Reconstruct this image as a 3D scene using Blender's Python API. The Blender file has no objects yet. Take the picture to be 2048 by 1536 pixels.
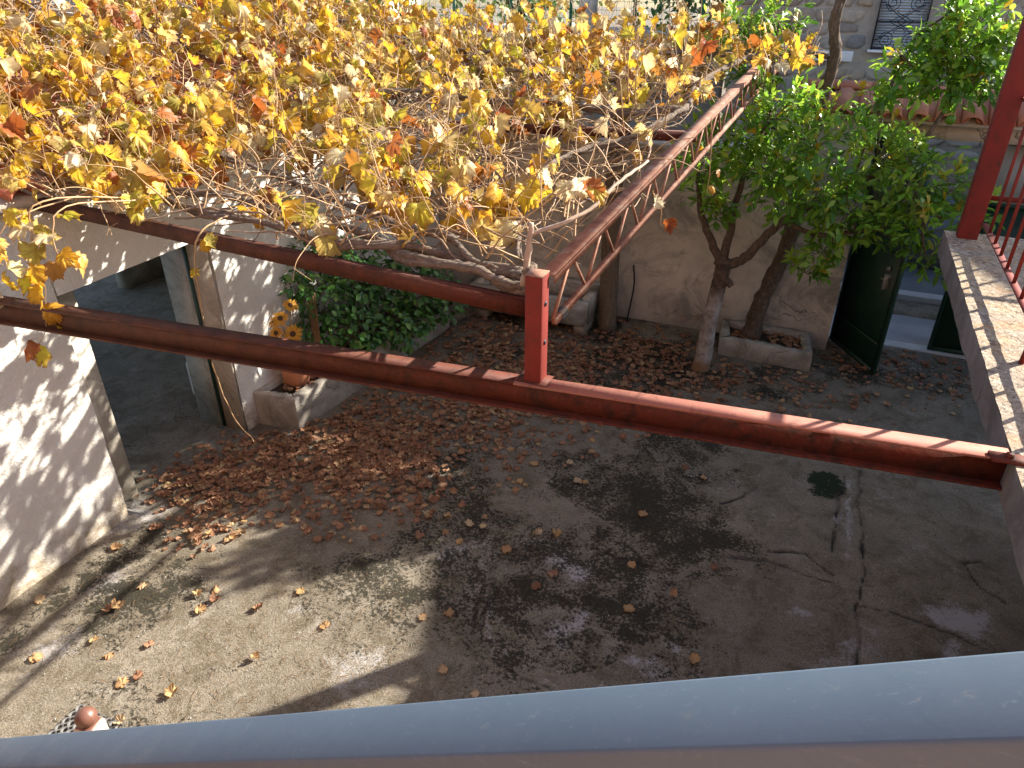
import bpy, math, random
import numpy as np
from mathutils import Matrix, Vector
random.seed(7); rng = np.random.default_rng(11)
sc = bpy.context.scene
COL = sc.collection

# ------------------------------------------------------------------ camera, sky, sun, exposure
cam = bpy.data.objects.new('camera', bpy.data.cameras.new('camera'))
COL.objects.link(cam); sc.camera = cam
cam.location = (0, 0, 4.2)
cam.rotation_euler = (math.radians(60.4), 0, math.radians(23.0))
cam.data.sensor_width = 36; cam.data.lens = 25.49
cam.data.clip_start = 0.03; cam.data.clip_end = 400
SUN_EL = math.radians(30.0)
SUN_H = np.array([0.67, 0.742])                    # horizontal direction towards the sun
world = bpy.data.worlds.new('World'); sc.world = world; world.use_nodes = True
wn = world.node_tree.nodes; wl = world.node_tree.links
sky = wn.new('ShaderNodeTexSky'); sky.sky_type = 'NISHITA'; sky.sun_disc = False
sky.sun_elevation = SUN_EL; sky.sun_rotation = math.atan2(SUN_H[0], SUN_H[1])
wn['Background'].inputs['Strength'].default_value = 0.095
wl.new(sky.outputs[0], wn['Background'].inputs['Color'])
sl = bpy.data.lights.new('sun', 'SUN'); sl.energy = 5.0; sl.angle = math.radians(0.53); sl.color = (1.0, 0.93, 0.82)
so = bpy.data.objects.new('sun', sl); COL.objects.link(so)
tow = Vector((SUN_H[0]*math.cos(SUN_EL), SUN_H[1]*math.cos(SUN_EL), math.sin(SUN_EL)))
so.rotation_euler = tow.to_track_quat('Z', 'Y').to_euler(); so.location = (6, 6, 9)
sc.view_settings.view_transform = 'Standard'; sc.view_settings.look = 'None'
sc.view_settings.exposure = 1.68; sc.view_settings.gamma = 1.0
sc.cycles.max_bounces = 6; sc.cycles.caustics_reflective = False; sc.cycles.caustics_refractive = False
sc.cycles.use_denoising = True

# ------------------------------------------------------------------ helpers
OFF = {}                                            # world offset of every object that may be a parent
class MB:
    def __init__(s): s.v = []; s.t = []; s.q = []; s.n = 0; s.a = {}
    def add(s, v, tris=None, quads=None, **at):
        v = np.asarray(v, float).reshape(-1, 3); n = len(v)
        if tris is not None and len(tris): s.t.append(np.asarray(tris, int).reshape(-1, 3) + s.n)
        if quads is not None and len(quads): s.q.append(np.asarray(quads, int).reshape(-1, 4) + s.n)
        for k, a in at.items(): s.a.setdefault(k, []).append((s.n, np.broadcast_to(np.asarray(a, float), (n,))))
        s.v.append(v); s.n += n; return s
    def box(s, a, b, rot=0, piv=None, jit=0):
        x0, y0, z0 = a; x1, y1, z1 = b
        v = np.array([(x, y, z) for x in (x0, x1) for y in (y0, y1) for z in (z0, z1)], float)
        if jit: v += rng.normal(0, jit, v.shape)
        if rot:
            p = np.array(piv if piv is not None else ((x0+x1)/2, (y0+y1)/2)); c, sn = math.cos(rot), math.sin(rot)
            d = v[:, :2]-p; v[:, 0] = p[0]+d[:, 0]*c-d[:, 1]*sn; v[:, 1] = p[1]+d[:, 0]*sn+d[:, 1]*c
        return s.add(v, quads=[(0,1,3,2),(4,6,7,5),(0,4,5,1),(2,3,7,6),(0,2,6,4),(1,5,7,3)])
    def beam(s, p, q, w, h, up=(0, 0, 1)):          # box bar from p to q, width w (sideways), height h (up)
        p = np.array(p, float); q = np.array(q, float); d = q-p; d /= np.linalg.norm(d)
        sd = np.cross(d, up); sd /= np.linalg.norm(sd); u = np.cross(sd, d)
        v = [e + sd*w*.5*i + u*h*.5*j for e in (p, q) for i in (-1, 1) for j in (-1, 1)]
        return s.add(v, quads=[(0,1,3,2),(4,6,7,5),(0,4,5,1),(2,3,7,6),(0,2,6,4),(1,5,7,3)])
    def tube(s, P, r, k=5, cap=True, jit=0, **at):
        P = np.asarray(P, float); n = len(P); r = np.broadcast_to(np.asarray(r, float), (n,))
        T = np.gradient(P, axis=0); T /= np.linalg.norm(T, axis=1)[:, None]+1e-9
        ref = np.array([0, 0, 1.]) if abs(T[:, 2]).mean() < .8 else np.array([1., 0, 0])
        A = np.cross(T, ref); A /= np.linalg.norm(A, axis=1)[:, None]+1e-9; B = np.cross(T, A)
        an = np.arange(k)/k*2*np.pi
        R = r[:, None]*np.ones(k)
        if jit: R = R*(1+rng.normal(0, jit, R.shape))
        V = P[:, None]+R[..., None]*(np.cos(an)[None, :, None]*A[:, None]+np.sin(an)[None, :, None]*B[:, None])
        i = np.arange(n-1)[:, None]*k; j = np.arange(k)[None]; j2 = (j+1) % k
        Q = np.stack([i+j, i+j2, i+k+j2, i+k+j], -1).reshape(-1, 4)
        V = V.reshape(-1, 3); tr = []
        if cap:
            V = np.concatenate([V, P[:1], P[-1:]])
            tr = [(n*k, (a+1) % k, a) for a in range(k)] + [(n*k+1, (n-1)*k+a, (n-1)*k+(a+1) % k) for a in range(k)]
        return s.add(V, tr, Q, **at)
    def grid(s, F, nu, nv):                         # F(u,v)->xyz arrays, u,v in 0..1
        u, v = np.meshgrid(np.linspace(0, 1, nu), np.linspace(0, 1, nv), indexing='ij')
        V = np.stack(F(u, v), -1).reshape(-1, 3)
        i, j = np.meshgrid(np.arange(nu-1), np.arange(nv-1), indexing='ij')
        a = (i*nv+j).ravel(); return s.add(V, quads=np.stack([a, a+nv, a+nv+1, a+1], -1))
    def mesh(s, name, mat, smooth=False, off=(0, 0, 0)):
        V = np.concatenate(s.v)-np.array(off)
        T = np.concatenate(s.t) if s.t else np.zeros((0, 3), int); Q = np.concatenate(s.q) if s.q else np.zeros((0, 4), int)
        me = bpy.data.meshes.new(name)
        me.vertices.add(len(V)); me.vertices.foreach_set('co', V.astype('f').ravel())
        me.loops.add(len(T)*3+len(Q)*4); me.loops.foreach_set('vertex_index', np.concatenate([T.ravel(), Q.ravel()]).astype('i'))
        me.polygons.add(len(T)+len(Q))
        st = np.concatenate([np.arange(len(T))*3, len(T)*3+np.arange(len(Q))*4])
        me.polygons.foreach_set('loop_start', st.astype('i'))
        if smooth: me.polygons.foreach_set('use_smooth', np.ones(len(T)+len(Q), bool))
        me.update(calc_edges=True); me.validate()
        for k, L in s.a.items():
            arr = np.zeros(len(V), 'f')
            for st_, a in L: arr[st_:st_+len(a)] = a
            me.attributes.new(k, 'FLOAT', 'POINT').data.foreach_set('value', arr)
        me.materials.append(mat)
        return me
    def build(s, name, mat, parent=None, smooth=False, bevel=0):
        off = OFF.get(parent.name, (0, 0, 0)) if parent else (0, 0, 0)
        o = bpy.data.objects.new(name, s.mesh(name, mat, smooth, off)); COL.objects.link(o)
        if parent: o.parent = parent
        OFF[o.name] = off
        if bevel:
            m = o.modifiers.new('bevel', 'BEVEL'); m.width = bevel; m.segments = 2; m.limit_method = 'ANGLE'
        return o
def tag(o, label, cat, group=None, kind=None):
    o['label'] = label; o['category'] = cat
    if group: o['group'] = group
    if kind: o['kind'] = kind
    return o
def thing(name, loc, label, cat, group=None):
    o = bpy.data.objects.new(name, None); COL.objects.link(o); o.location = loc; o.empty_display_size = .1
    OFF[o.name] = tuple(loc); return tag(o, label, cat, group)
def struct(o): o['kind'] = 'structure'; return o
def inst(name, me, parent, M):
    o = bpy.data.objects.new(name, me); COL.objects.link(o)
    if parent:
        o.parent = parent; M = Matrix.Translation(-Vector(OFF[parent.name])) @ M
    o.matrix_local = M if parent else M
    if not parent: o.matrix_world = M
    return o
def basis(y, z, sc_, loc):
    y = np.asarray(y, float); y = y/np.linalg.norm(y); z = np.asarray(z, float); x = np.cross(y, z); x /= np.linalg.norm(x)+1e-9; z = np.cross(x, y)
    return Matrix(((x[0]*sc_, y[0]*sc_, z[0]*sc_, loc[0]), (x[1]*sc_, y[1]*sc_, z[1]*sc_, loc[1]), (x[2]*sc_, y[2]*sc_, z[2]*sc_, loc[2]), (0, 0, 0, 1)))
def smoothpath(P, n=8, jit=0):                      # Catmull-Rom through control points
    P = np.asarray(P, float); Q = np.concatenate([[2*P[0]-P[1]], P, [2*P[-1]-P[-2]]]); out = []
    for i in range(1, len(Q)-2):
        t = np.linspace(0, 1, n, endpoint=False)[:, None]; a, b, c, d = Q[i-1:i+3]
        out.append(.5*((2*b)+(-a+c)*t+(2*a-5*b+4*c-d)*t**2+(-a+3*b-3*c+d)*t**3))
    out.append(Q[-2][None]); R = np.concatenate(out)
    if jit: R = R+rng.normal(0, jit, R.shape)
    return R
def vnoise(x, y, seed=0):
    r = np.random.default_rng(seed); T = r.random((64, 64))
    xi = np.floor(x).astype(int); yi = np.floor(y).astype(int); fx = x-xi; fy = y-yi; fx = fx*fx*(3-2*fx); fy = fy*fy*(3-2*fy)
    g = lambda a, b: T[a % 64, b % 64]
    return (g(xi, yi)*(1-fx)+g(xi+1, yi)*fx)*(1-fy)+(g(xi, yi+1)*(1-fx)+g(xi+1, yi+1)*fx)*fy
def fbm(x, y, o=4, seed=0):
    s = 0; a = .5
    for i in range(o): s = s+a*vnoise(x*2**i+17*i, y*2**i+5*i, seed+i); a *= .5
    return s/(1-.5**o)

# ------------------------------------------------------------------ materials
class NT:
    def __init__(s, name):
        s.m = bpy.data.materials.new(name); s.m.use_nodes = True; s.t = s.m.node_tree; s.n = s.t.nodes; s.p = s.n['Principled BSDF']
        s.co = s.n.new('ShaderNodeTexCoord').outputs['Object']
    def L(s, a, b): s.t.links.new(a, b)
    def _in(s, sock, v):
        if hasattr(v, 'is_output'): s.L(v, sock)
        else: sock.default_value = v
    def noise(s, scale, detail=5, rough=.6, dist=0, co=None, off=None):
        n = s.n.new('ShaderNodeTexNoise'); n.inputs['Scale'].default_value = scale; n.inputs['Detail'].default_value = detail
        n.inputs['Roughness'].default_value = rough; n.inputs['Distortion'].default_value = dist
        s.L(co if co is not None else s.co, n.inputs['Vector']); return n.outputs[0]
    def scaled(s, v):
        m = s.n.new('ShaderNodeMapping'); m.inputs['Scale'].default_value = v; s.L(s.co, m.inputs[0]); return m.outputs[0]
    def rampf(s, x, a, b, lo=0., hi=1.):
        m = s.n.new('ShaderNodeMapRange'); m.inputs[1].default_value = a; m.inputs[2].default_value = b; m.inputs[3].default_value = lo; m.inputs[4].default_value = hi
        s.L(x, m.inputs[0]); return m.outputs[0]
    def math(s, op, a, b=0.):
        m = s.n.new('ShaderNodeMath'); m.operation = op; s._in(m.inputs[0], a); s._in(m.inputs[1], b); return m.outputs[0]
    def mix(s, f, a, b, mode='MIX'):
        m = s.n.new('ShaderNodeMix'); m.data_type = 'RGBA'; m.blend_type = mode
        s._in(m.inputs[0], f)
        for i, c in ((6, a), (7, b)): s._in(m.inputs[i], c if hasattr(c, 'is_output') else (*c, 1))
        return m.outputs[2]
    def ramp(s, x, stops):
        r = s.n.new('ShaderNodeValToRGB'); e = r.color_ramp.elements
        while len(e) < len(stops): e.new(.5)
        for k, (p, c) in enumerate(stops): e[k].position = p; e[k].color = (*c, 1)
        s.L(x, r.inputs[0]); return r.outputs[0]
    def attr(s, n):
        a = s.n.new('ShaderNodeAttribute'); a.attribute_name = n; return a.outputs['Fac']
    def rand(s): return s.n.new('ShaderNodeObjectInfo').outputs['Random']
    def bump(s, h, st, d=.01):
        b = s.n.new('ShaderNodeBump'); b.inputs['Strength'].default_value = st; b.inputs['Distance'].default_value = d; s.L(h, b.inputs['Height']); s.L(b.outputs[0], s.p.inputs['Normal'])
    def col(s, c): s._in(s.p.inputs['Base Color'], c if hasattr(c, 'is_output') else (*c, 1))
    def rough(s, r): s._in(s.p.inputs['Roughness'], r)
def worn(name, c1, c2, c3, spec=.25):
    t = NT(name); n = t.noise(4, 8, .7); c = t.mix(t.rampf(n, .35, .65), c1, c2)
    c = t.mix(t.math('MULTIPLY', t.rampf(t.noise(9, 9, .8, 1.), .54, .64), .8), c, c3); t.col(c); t.rough(.72); t.p.inputs['Specular IOR Level'].default_value = spec
    t.bump(t.math('ADD', n, t.noise(45, 6)), .35, .004); return t.m
def plain(name, c1, c2, scale=6, rough=.7, bump=.3, bscale=60, bd=.004, metallic=0, spec=.5):
    t = NT(name); t.col(t.mix(t.rampf(t.noise(scale), .3, .7), c1, c2)); t.rough(rough)
    t.p.inputs['Metallic'].default_value = metallic; t.p.inputs['Specular IOR Level'].default_value = spec
    if bump: t.bump(t.noise(bscale, 6), bump, bd)
    return t.m
def leafmat(name, stops, src, edge=None, trans=.35, rough=.5, mottle=.25, spec=.5):
    t = NT(name); x = t.rand() if src == 'obj' else t.attr('rnd')
    c = t.ramp(x, stops)
    nz = t.noise(30 if src != 'obj' else 5, 4)
    c = t.mix(t.math('MULTIPLY', t.rampf(nz, .4, .75), mottle), c, (.30, .12, .03))
    if edge:
        e = t.rampf(t.math('ADD', t.attr('rad'), t.math('MULTIPLY', nz, .5)), .95, 1.3)
        c = t.mix(t.math('MULTIPLY', e, t.rampf(x, .0, 1., .9, .5)), c, edge)
    t.col(c); t.rough(rough); t.p.inputs['Specular IOR Level'].default_value = spec
    tr = t.n.new('ShaderNodeBsdfTranslucent'); t.L(c, tr.inputs['Color'])
    mx = t.n.new('ShaderNodeMixShader'); mx.inputs[0].default_value = trans
    out = t.n['Material Output']; t.L(t.p.outputs[0], mx.inputs[1]); t.L(tr.outputs[0], mx.inputs[2]); t.L(mx.outputs[0], out.inputs[0])
    return t.m

def steel_mat():
    t = NT('red_oxide_paint'); n = t.noise(3, 6, .65); f = t.noise(40, 5)
    c = t.mix(t.rampf(n, .35, .7), (.115, .021, .010), (.072, .018, .010))
    c = t.mix(t.math('MULTIPLY', t.rampf(t.noise(6, 9, .75, 1.5), .48, .62), .85), c, (.028, .013, .009))
    c = t.mix(t.math('MULTIPLY', t.rampf(f, .55, .75), .3), c, (.24, .09, .06))
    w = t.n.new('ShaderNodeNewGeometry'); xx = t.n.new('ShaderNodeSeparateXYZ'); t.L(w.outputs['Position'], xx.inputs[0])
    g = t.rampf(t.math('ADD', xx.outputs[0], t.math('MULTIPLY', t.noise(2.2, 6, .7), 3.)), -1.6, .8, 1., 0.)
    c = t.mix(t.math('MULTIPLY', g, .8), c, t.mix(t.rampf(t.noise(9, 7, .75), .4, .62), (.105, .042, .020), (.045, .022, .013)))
    t.col(c); t.rough(t.rampf(n, .3, .7, .62, .85)); t.p.inputs['Specular IOR Level'].default_value = .25; t.bump(t.math('ADD', f, t.noise(12, 8, .75)), .5, .005); return t.m
M_STEEL = steel_mat()
def rust_mat():
    t = NT('weathered_rust_paint'); n = t.noise(5, 7, .7)
    c = t.mix(t.rampf(n, .35, .65), (.31, .155, .10), (.22, .10, .066)); c = t.mix(t.rampf(t.noise(11, 8, .75), .5, .62), c, (.33, .23, .165))
    c = t.mix(t.math('MULTIPLY', t.rampf(t.noise(3.5, 9, .8, 1.), .5, .6), .6), c, (.12, .055, .036)); t.col(c); t.rough(.85); t.p.inputs['Specular IOR Level'].default_value = .25; t.bump(t.noise(60), .4, .003); return t.m
M_RUST = rust_mat()
M_SUNPINK = worn('sunlit_pink_paint', (.36, .145, .10), (.27, .10, .07), (.15, .055, .037))  # paler pink paints sunlight into the lit stretch of the beam top
M_RAIL = worn('railing_red_paint', (.20, .027, .019), (.135, .023, .017), (.065, .027, .018))
def white_mat():
    t = NT('old_whitewash'); n = t.noise(1.3, 7, .6)
    z = t.n.new('ShaderNodeSeparateXYZ'); t.L(t.co, z.inputs[0])
    c = t.mix(t.rampf(n, .35, .68), (.80, .77, .71), (.68, .64, .57))
    dirt = t.math('SUBTRACT', t.rampf(z.outputs[2], .0, .75, .95, .0), t.rampf(t.noise(5, 8, .7), .25, .75, .0, .8))
    c = t.mix(t.rampf(dirt, .1, .5), c, (.40, .33, .24))
    c = t.mix(t.rampf(t.noise(14, 8, .8), .62, .72), c, (.45, .40, .33))
    t.col(c); t.rough(.9); t.bump(t.math('ADD', t.noise(5, 8, .65), t.math('MULTIPLY', t.noise(60, 5), .25)), .75, .05); return t.m
M_WHITE = white_mat()
def plaster_mat(name, a, b, stain, sc_=2.):
    t = NT(name); n = t.noise(sc_, 8, .65)
    c = t.mix(t.rampf(n, .36, .64), a, b)
    c = t.mix(t.math('MULTIPLY', t.rampf(t.noise(1.7, 9, .75, .8), .47, .62), .85), c, stain)
    z = t.n.new('ShaderNodeSeparateXYZ'); t.L(t.co, z.inputs[0])
    c = t.mix(t.math('MULTIPLY', t.rampf(t.math('ADD', z.outputs[2], t.noise(4, 6)), .5, 1.0, 1., 0.), .65), c, stain)
    w = t.n.new('ShaderNodeTexVoronoi'); w.feature = 'DISTANCE_TO_EDGE'; w.inputs['Scale'].default_value = 2.4
    d = t.n.new('ShaderNodeMix'); d.data_type = 'VECTOR'; d.inputs[0].default_value = .35
    nn = t.n.new('ShaderNodeTexNoise'); nn.inputs['Scale'].default_value = 3; nn.inputs['Detail'].default_value = 6; t.L(t.co, nn.inputs[0])
    t.L(t.co, d.inputs[4]); t.L(nn.outputs[1], d.inputs[5]); t.L(d.outputs[1], w.inputs['Vector'])
    cr = t.math('MULTIPLY', t.rampf(w.outputs[0], .0, .012, 1., 0.), t.rampf(t.noise(1.4), .52, .6))
    c = t.mix(t.math('MULTIPLY', cr, .75), c, (.10, .085, .07))
    t.col(c); t.rough(.92); t.bump(t.math('SUBTRACT', t.noise(9, 8, .7), cr), .6, .02); return t.m
M_BEIGE = plaster_mat('beige_render', (.66, .60, .52), (.50, .45, .39), (.24, .22, .20))
M_PIER = plaster_mat('cream_render', (.60, .54, .45), (.48, .42, .34), (.22, .19, .15))
M_CONC = plaster_mat('planter_concrete', (.54, .50, .44), (.42, .38, .32), (.16, .14, .11), 3.)
M_CREAM = plain('cream_facade', (.74, .66, .55), (.66, .58, .47), 1.2, .9, .2, 20, .01)
M_SLAB = None
def slab_mat():
    t = NT('weathered_terrace_concrete'); n = t.noise(2.5, 8, .7)
    c = t.mix(t.rampf(n, .38, .6), (.46, .33, .19), (.38, .31, .24)); c = t.mix(t.rampf(t.noise(26, 8, .85), .52, .58), c, (.70, .60, .46))
    c = t.mix(t.math('MULTIPLY', t.rampf(t.noise(30, 6, .7, 1.), .52, .60), .85), c, (.13, .095, .07))
    c = t.mix(t.math('MULTIPLY', t.rampf(t.noise(4, 6, .7), .56, .68), .6), c, (.45, .22, .07))
    t.col(c); t.rough(.95); t.bump(t.math('ADD', t.noise(35, 7, .75), t.noise(10, 6)), .9, .03); return t.m
M_SLAB = slab_mat()
M_EDGE = plaster_mat('grey_slab_edge', (.34, .30, .28), (.24, .21, .20), (.10, .085, .075), 5.)
def ground_mat():
    t = NT('yard_concrete'); n1 = t.noise(1.6, 8, .65); n2 = t.noise(9, 8, .7); n3 = t.noise(90, 4, .7)
    c = t.mix(t.rampf(n1, .34, .66), (.30, .255, .19), (.205, .176, .134))
    c = t.mix(t.math('MULTIPLY', t.rampf(n2, .5, .7), .5), c, (.30, .27, .22))
    c = t.mix(t.math('MULTIPLY', t.rampf(n3, .48, .60), .8), c, (.085, .072, .055))
    c = t.mix(t.math('MULTIPLY', t.rampf(t.noise(45, 6, .8), .56, .66), .55), c, (.34, .31, .26))
    c = t.mix(t.math('MULTIPLY', t.rampf(t.noise(2.6, 9, .75, .8), .54, .68), .4), c, (.11, .09, .065))
    pm = t.math('ADD', t.noise(3.4, 9, .78, .6), t.math('MULTIPLY', t.math('SUBTRACT', t.noise(55, 6, .8), .5), .5))
    c = t.mix(t.math('MULTIPLY', t.rampf(pm, .47, .60), .72), c, (.105, .082, .048))
    c = t.mix(t.math('MULTIPLY', t.rampf(t.math('ADD', t.noise(2.3, 9, .8, .4), t.math('MULTIPLY', t.math('SUBTRACT', t.noise(70, 6, .8), .5), .4)), .56, .68), .6), c, (.40, .365, .31))
    v = t.n.new('ShaderNodeTexVoronoi'); v.inputs['Scale'].default_value = 38; t.L(t.co, v.inputs['Vector'])
    peb = t.math('MULTIPLY', t.rampf(v.outputs['Distance'], .10, .17, 1., 0.), t.rampf(t.noise(6, 3), .5, .6))
    c = t.mix(t.math('MULTIPLY', peb, .8), c, (.42, .37, .30))
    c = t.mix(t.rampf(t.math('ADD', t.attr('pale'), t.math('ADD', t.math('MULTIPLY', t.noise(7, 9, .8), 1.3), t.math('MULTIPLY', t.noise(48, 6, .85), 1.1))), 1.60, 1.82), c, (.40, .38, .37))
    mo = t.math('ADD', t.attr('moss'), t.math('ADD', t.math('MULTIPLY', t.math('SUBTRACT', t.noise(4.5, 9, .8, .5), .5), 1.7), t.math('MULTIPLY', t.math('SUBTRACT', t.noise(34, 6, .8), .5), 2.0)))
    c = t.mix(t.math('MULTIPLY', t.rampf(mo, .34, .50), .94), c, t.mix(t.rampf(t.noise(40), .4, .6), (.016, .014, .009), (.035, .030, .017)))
    c = t.mix(t.rampf(t.math('ADD', t.attr('green'), t.math('MULTIPLY', t.math('SUBTRACT', t.noise(22, 9, .8), .5), 1.8)), .35, .55), c, (.012, .022, .008)); c = t.mix(t.attr('crack'), c, (.018, .015, .012))
    t.col(c); t.rough(.9); t.p.inputs['Specular IOR Level'].default_value = .3
    t.bump(t.math('ADD', t.math('ADD', n3, t.math('MULTIPLY', mo, .5)), t.math('MULTIPLY', peb, 1.2)), .8, .012); return t.m
M_GROUND = ground_mat()
M_STREET = plain('street_concrete', (.17, .18, .19), (.12, .13, .14), 1.5, .85, .4, 40, .01)
M_LANE = plain('pale_concrete_strip', (.36, .37, .38), (.27, .28, .29), 2.5, .85, .3, 40, .006)
M_SILL = plain('pale_kerb_stone', (.48, .47, .45), (.38, .37, .35), 6, .85, .3)
M_SOIL = plain('dark_soil', (.045, .032, .022), (.07, .05, .035), 12, 1, 1., 30, .03)
M_BARK = None
def bark_mat(name, a, b, sx=(60, 60, 6), bump=1.):
    t = NT(name); co = t.scaled(sx); n = t.noise(1, 8, .7, .4, co); f = t.noise(20, 6)
    c = t.mix(t.rampf(n, .35, .65), a, b); c = t.mix(t.math('MULTIPLY', t.rampf(f, .5, .7), .4), c, (.30, .24, .18)); t.col(c); t.rough(.95); t.bump(t.math('ADD', n, t.math('MULTIPLY', f, .4)), bump, .015); return t.m
M_BARK = bark_mat('vine_bark', (.16, .11, .075), (.055, .038, .028))
M_CORDON = bark_mat('cordon_bark', (.24, .175, .12), (.075, .052, .038), (10, 60, 60))
def trunk_mat():
    t = NT('limewashed_trunk'); z = t.n.new('ShaderNodeSeparateXYZ'); t.L(t.co, z.inputs[0]); n = t.noise(9, 7, .7)
    bark = t.mix(t.rampf(t.noise(14, 6), .4, .6), (.13, .085, .055), (.06, .042, .03))
    lime = t.mix(t.rampf(n, .4, .6), (.40, .36, .33), (.21, .17, .145))
    zz = t.math('ADD', z.outputs[2], t.math('MULTIPLY', n, .35))
    c = t.mix(t.rampf(zz, 1.0, 1.25), lime, bark); c = t.mix(t.rampf(zz, .26, .34, 1., 0.), c, (.20, .115, .055))
    t.col(c); t.rough(.9); t.bump(t.noise(25, 6), .6, .01); return t.m
M_TRUNK = trunk_mat()
M_POLE = bark_mat('grey_wood_pole', (.19, .14, .095), (.10, .075, .052), (50, 50, 3), .6)
M_CANE = plain('dry_cane', (.30, .20, .12), (.17, .11, .07), 12, .75, .2)
M_SHOOT = plain('straw_shoot', (.46, .31, .15), (.33, .19, .09), 9, .6, 0)
GR = [(0, (.46, .46, .05)), (.10, (.70, .56, .06)), (.24, (.78, .52, .04)), (.40, (.70, .38, .03)), (.50, (.74, .62, .20)), (.58, (.80, .73, .52)), (.64, (.78, .66, .38)), (.73, (.58, .40, .07)), (.82, (.36, .33, .06)), (.90, (.42, .17, .03)), (.96, (.33, .08, .02)), (1, (.60, .45, .08))]
M_VLEAF = leafmat('autumn_vine_leaf', GR, 'obj', (.36, .15, .035), .48, .5)
M_VLEAFS = leafmat('autumn_vine_foliage', GR, 'att', (.36, .15, .035), .48, .5)
DR = [(0, (.20, .105, .06)), (.2, (.32, .17, .10)), (.45, (.38, .21, .125)), (.6, (.26, .14, .085)), (.8, (.42, .25, .15)), (.92, (.46, .31, .17)), (1, (.50, .37, .19))]
M_DLEAF = leafmat('dry_leaf', DR, 'obj', (.22, .09, .04), .15, .75, .3, .3)
M_DLEAFS = leafmat('dry_leaf_litter', DR, 'att', (.22, .09, .04), .15, .75, .3, .3)
M_YLEAF = leafmat('yellow_fallen_leaf', [(0, (.52, .36, .17)), (.5, (.44, .26, .13)), (1, (.60, .47, .28))], 'obj', (.36, .16, .05), .2, .7, .3, .3)
OG = [(0, (.075, .20, .022)), (.35, (.135, .30, .028)), (.6, (.23, .43, .04)), (.82, (.38, .55, .06)), (.93, (.48, .60, .09)), (.97, (.50, .38, .04)), (1, (.55, .36, .03))]
M_OLEAF = leafmat('citrus_leaf', OG, 'obj', None, .5, .35, .03)
M_OLEAFS = leafmat('citrus_foliage', OG, 'att', None, .5, .35, .03)
SG = [(0, (.032, .11, .027)), (.5, (.056, .17, .038)), (.85, (.095, .25, .05)), (1, (.18, .33, .075))]
M_SLEAF = leafmat('shrub_leaf', SG, 'obj', None, .2, .25, .05)
M_SLEAFS = leafmat('shrub_foliage', SG, 'att', None, .2, .25, .05)
M_TLEAF = leafmat('hedge_foliage', [(0, (.04, .10, .02)), (.5, (.08, .17, .03)), (1, (.16, .24, .05))], 'att', None, .3, .45, .05)
def tile_mat():
    t = NT('terracotta_tile'); x = t.rand(); c = t.ramp(x, [(0, (.42, .15, .085)), (.5, (.52, .20, .12)), (1, (.38, .16, .10))])
    c = t.mix(t.math('MULTIPLY', t.rampf(t.noise(9, 8, .7), .48, .7), .6), c, (.20, .13, .10)); t.col(c); t.rough(.85); t.bump(t.noise(40), .3, .004); return t.m
M_TILE = tile_mat()
M_POT = plain('terracotta_pot', (.48, .19, .09), (.40, .16, .08), 8, .8, .2)
def stone_mat():
    t = NT('rubble_stone'); x = t.rand()
    c = t.ramp(x, [(0, (.36, .29, .22)), (.2, (.44, .35, .26)), (.4, (.27, .24, .21)), (.6, (.50, .42, .33)), (.75, (.23, .225, .21)), (.9, (.42, .30, .22)), (1, (.54, .48, .40))])
    c = t.mix(t.math('MULTIPLY', t.rampf(t.noise(7, 8, .7), .4, .7), .5), c, (.17, .15, .13)); t.col(c); t.rough(.9); t.bump(t.noise(18, 8, .7), .8, .03); return t.m
M_STONE = stone_mat()
M_MORTAR = plain('lime_mortar', (.46, .40, .33), (.36, .31, .25), 5, .95, .6, 30, .02)
M_IRON = plain('black_iron', (.012, .013, .018), (.02, .02, .025), 10, .5, .1)
M_SHUT = plain('pale_blue_shutter', (.50, .60, .66), (.44, .54, .60), 4, .6, .1)
M_WPAINT = plain('white_paint', (.78, .78, .76), (.70, .70, .68), 4, .6, .1)
def green_mat():
    t = NT('dark_green_paint'); c = t.mix(t.rampf(t.noise(3, 5), .4, .7), (.008, .034, .020), (.013, .046, .027)); t.col(c); t.rough(.5); t.bump(t.noise(50), .1, .002); return t.m
M_GREEN = green_mat()
M_GLASS = plain('frosted_pane', (.42, .48, .48), (.36, .42, .43), 5, .35, 0)
M_GFENCE = plain('green_fence', (.02, .20, .12), (.02, .15, .09), 5, .5, 0)
def handrail_mat():
    t = NT('grey_blue_handrail_paint'); n = t.noise(4, 7, .7); c = t.mix(t.rampf(n, .35, .65), (.066, .098, .135), (.056, .086, .12))
    sc1 = t.noise(1, 6, .8, .3, t.scaled((6, 160, 160))); c = t.mix(t.math('MULTIPLY', t.rampf(sc1, .60, .68), .35), c, (.17, .21, .26))
    c = t.mix(t.math('MULTIPLY', t.rampf(t.noise(70, 6, .8), .60, .70), .5), c, (.16, .17, .17)); c = t.mix(t.math('MULTIPLY', t.rampf(t.noise(14, 8, .8, 1.), .60, .68), .35), c, (.13, .14, .13))
    t.col(c); t.rough(t.rampf(t.noise(9, 8, .75), .3, .7, .5, .75)); t.bump(t.math('ADD', t.noise(16, 5), t.math('MULTIPLY', sc1, .3)), .10, .004); return t.m
M_RAILB = handrail_mat()
M_HOUSE = plain('ochre_house_render', (.42, .25, .19), (.36, .21, .16), 2, .9, .3)
M_BROWN = plain('brown_ball_paint', (.17, .075, .05), (.13, .06, .042), 5, .45, .05)
M_NEWEL = plain('newel_sunlit_cream', (.62, .48, .34), (.52, .38, .26), 12, .7, .15)  # brown post; the sun's glare on it is put into this cream
M_RUBBER = plain('grey_rubber', (.13, .13, .125), (.17, .165, .16), 30, .85, .3)
M_PETAL = plain('sunflower_petal', (.62, .33, .02), (.52, .22, .01), 20, .6, 0)
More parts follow.
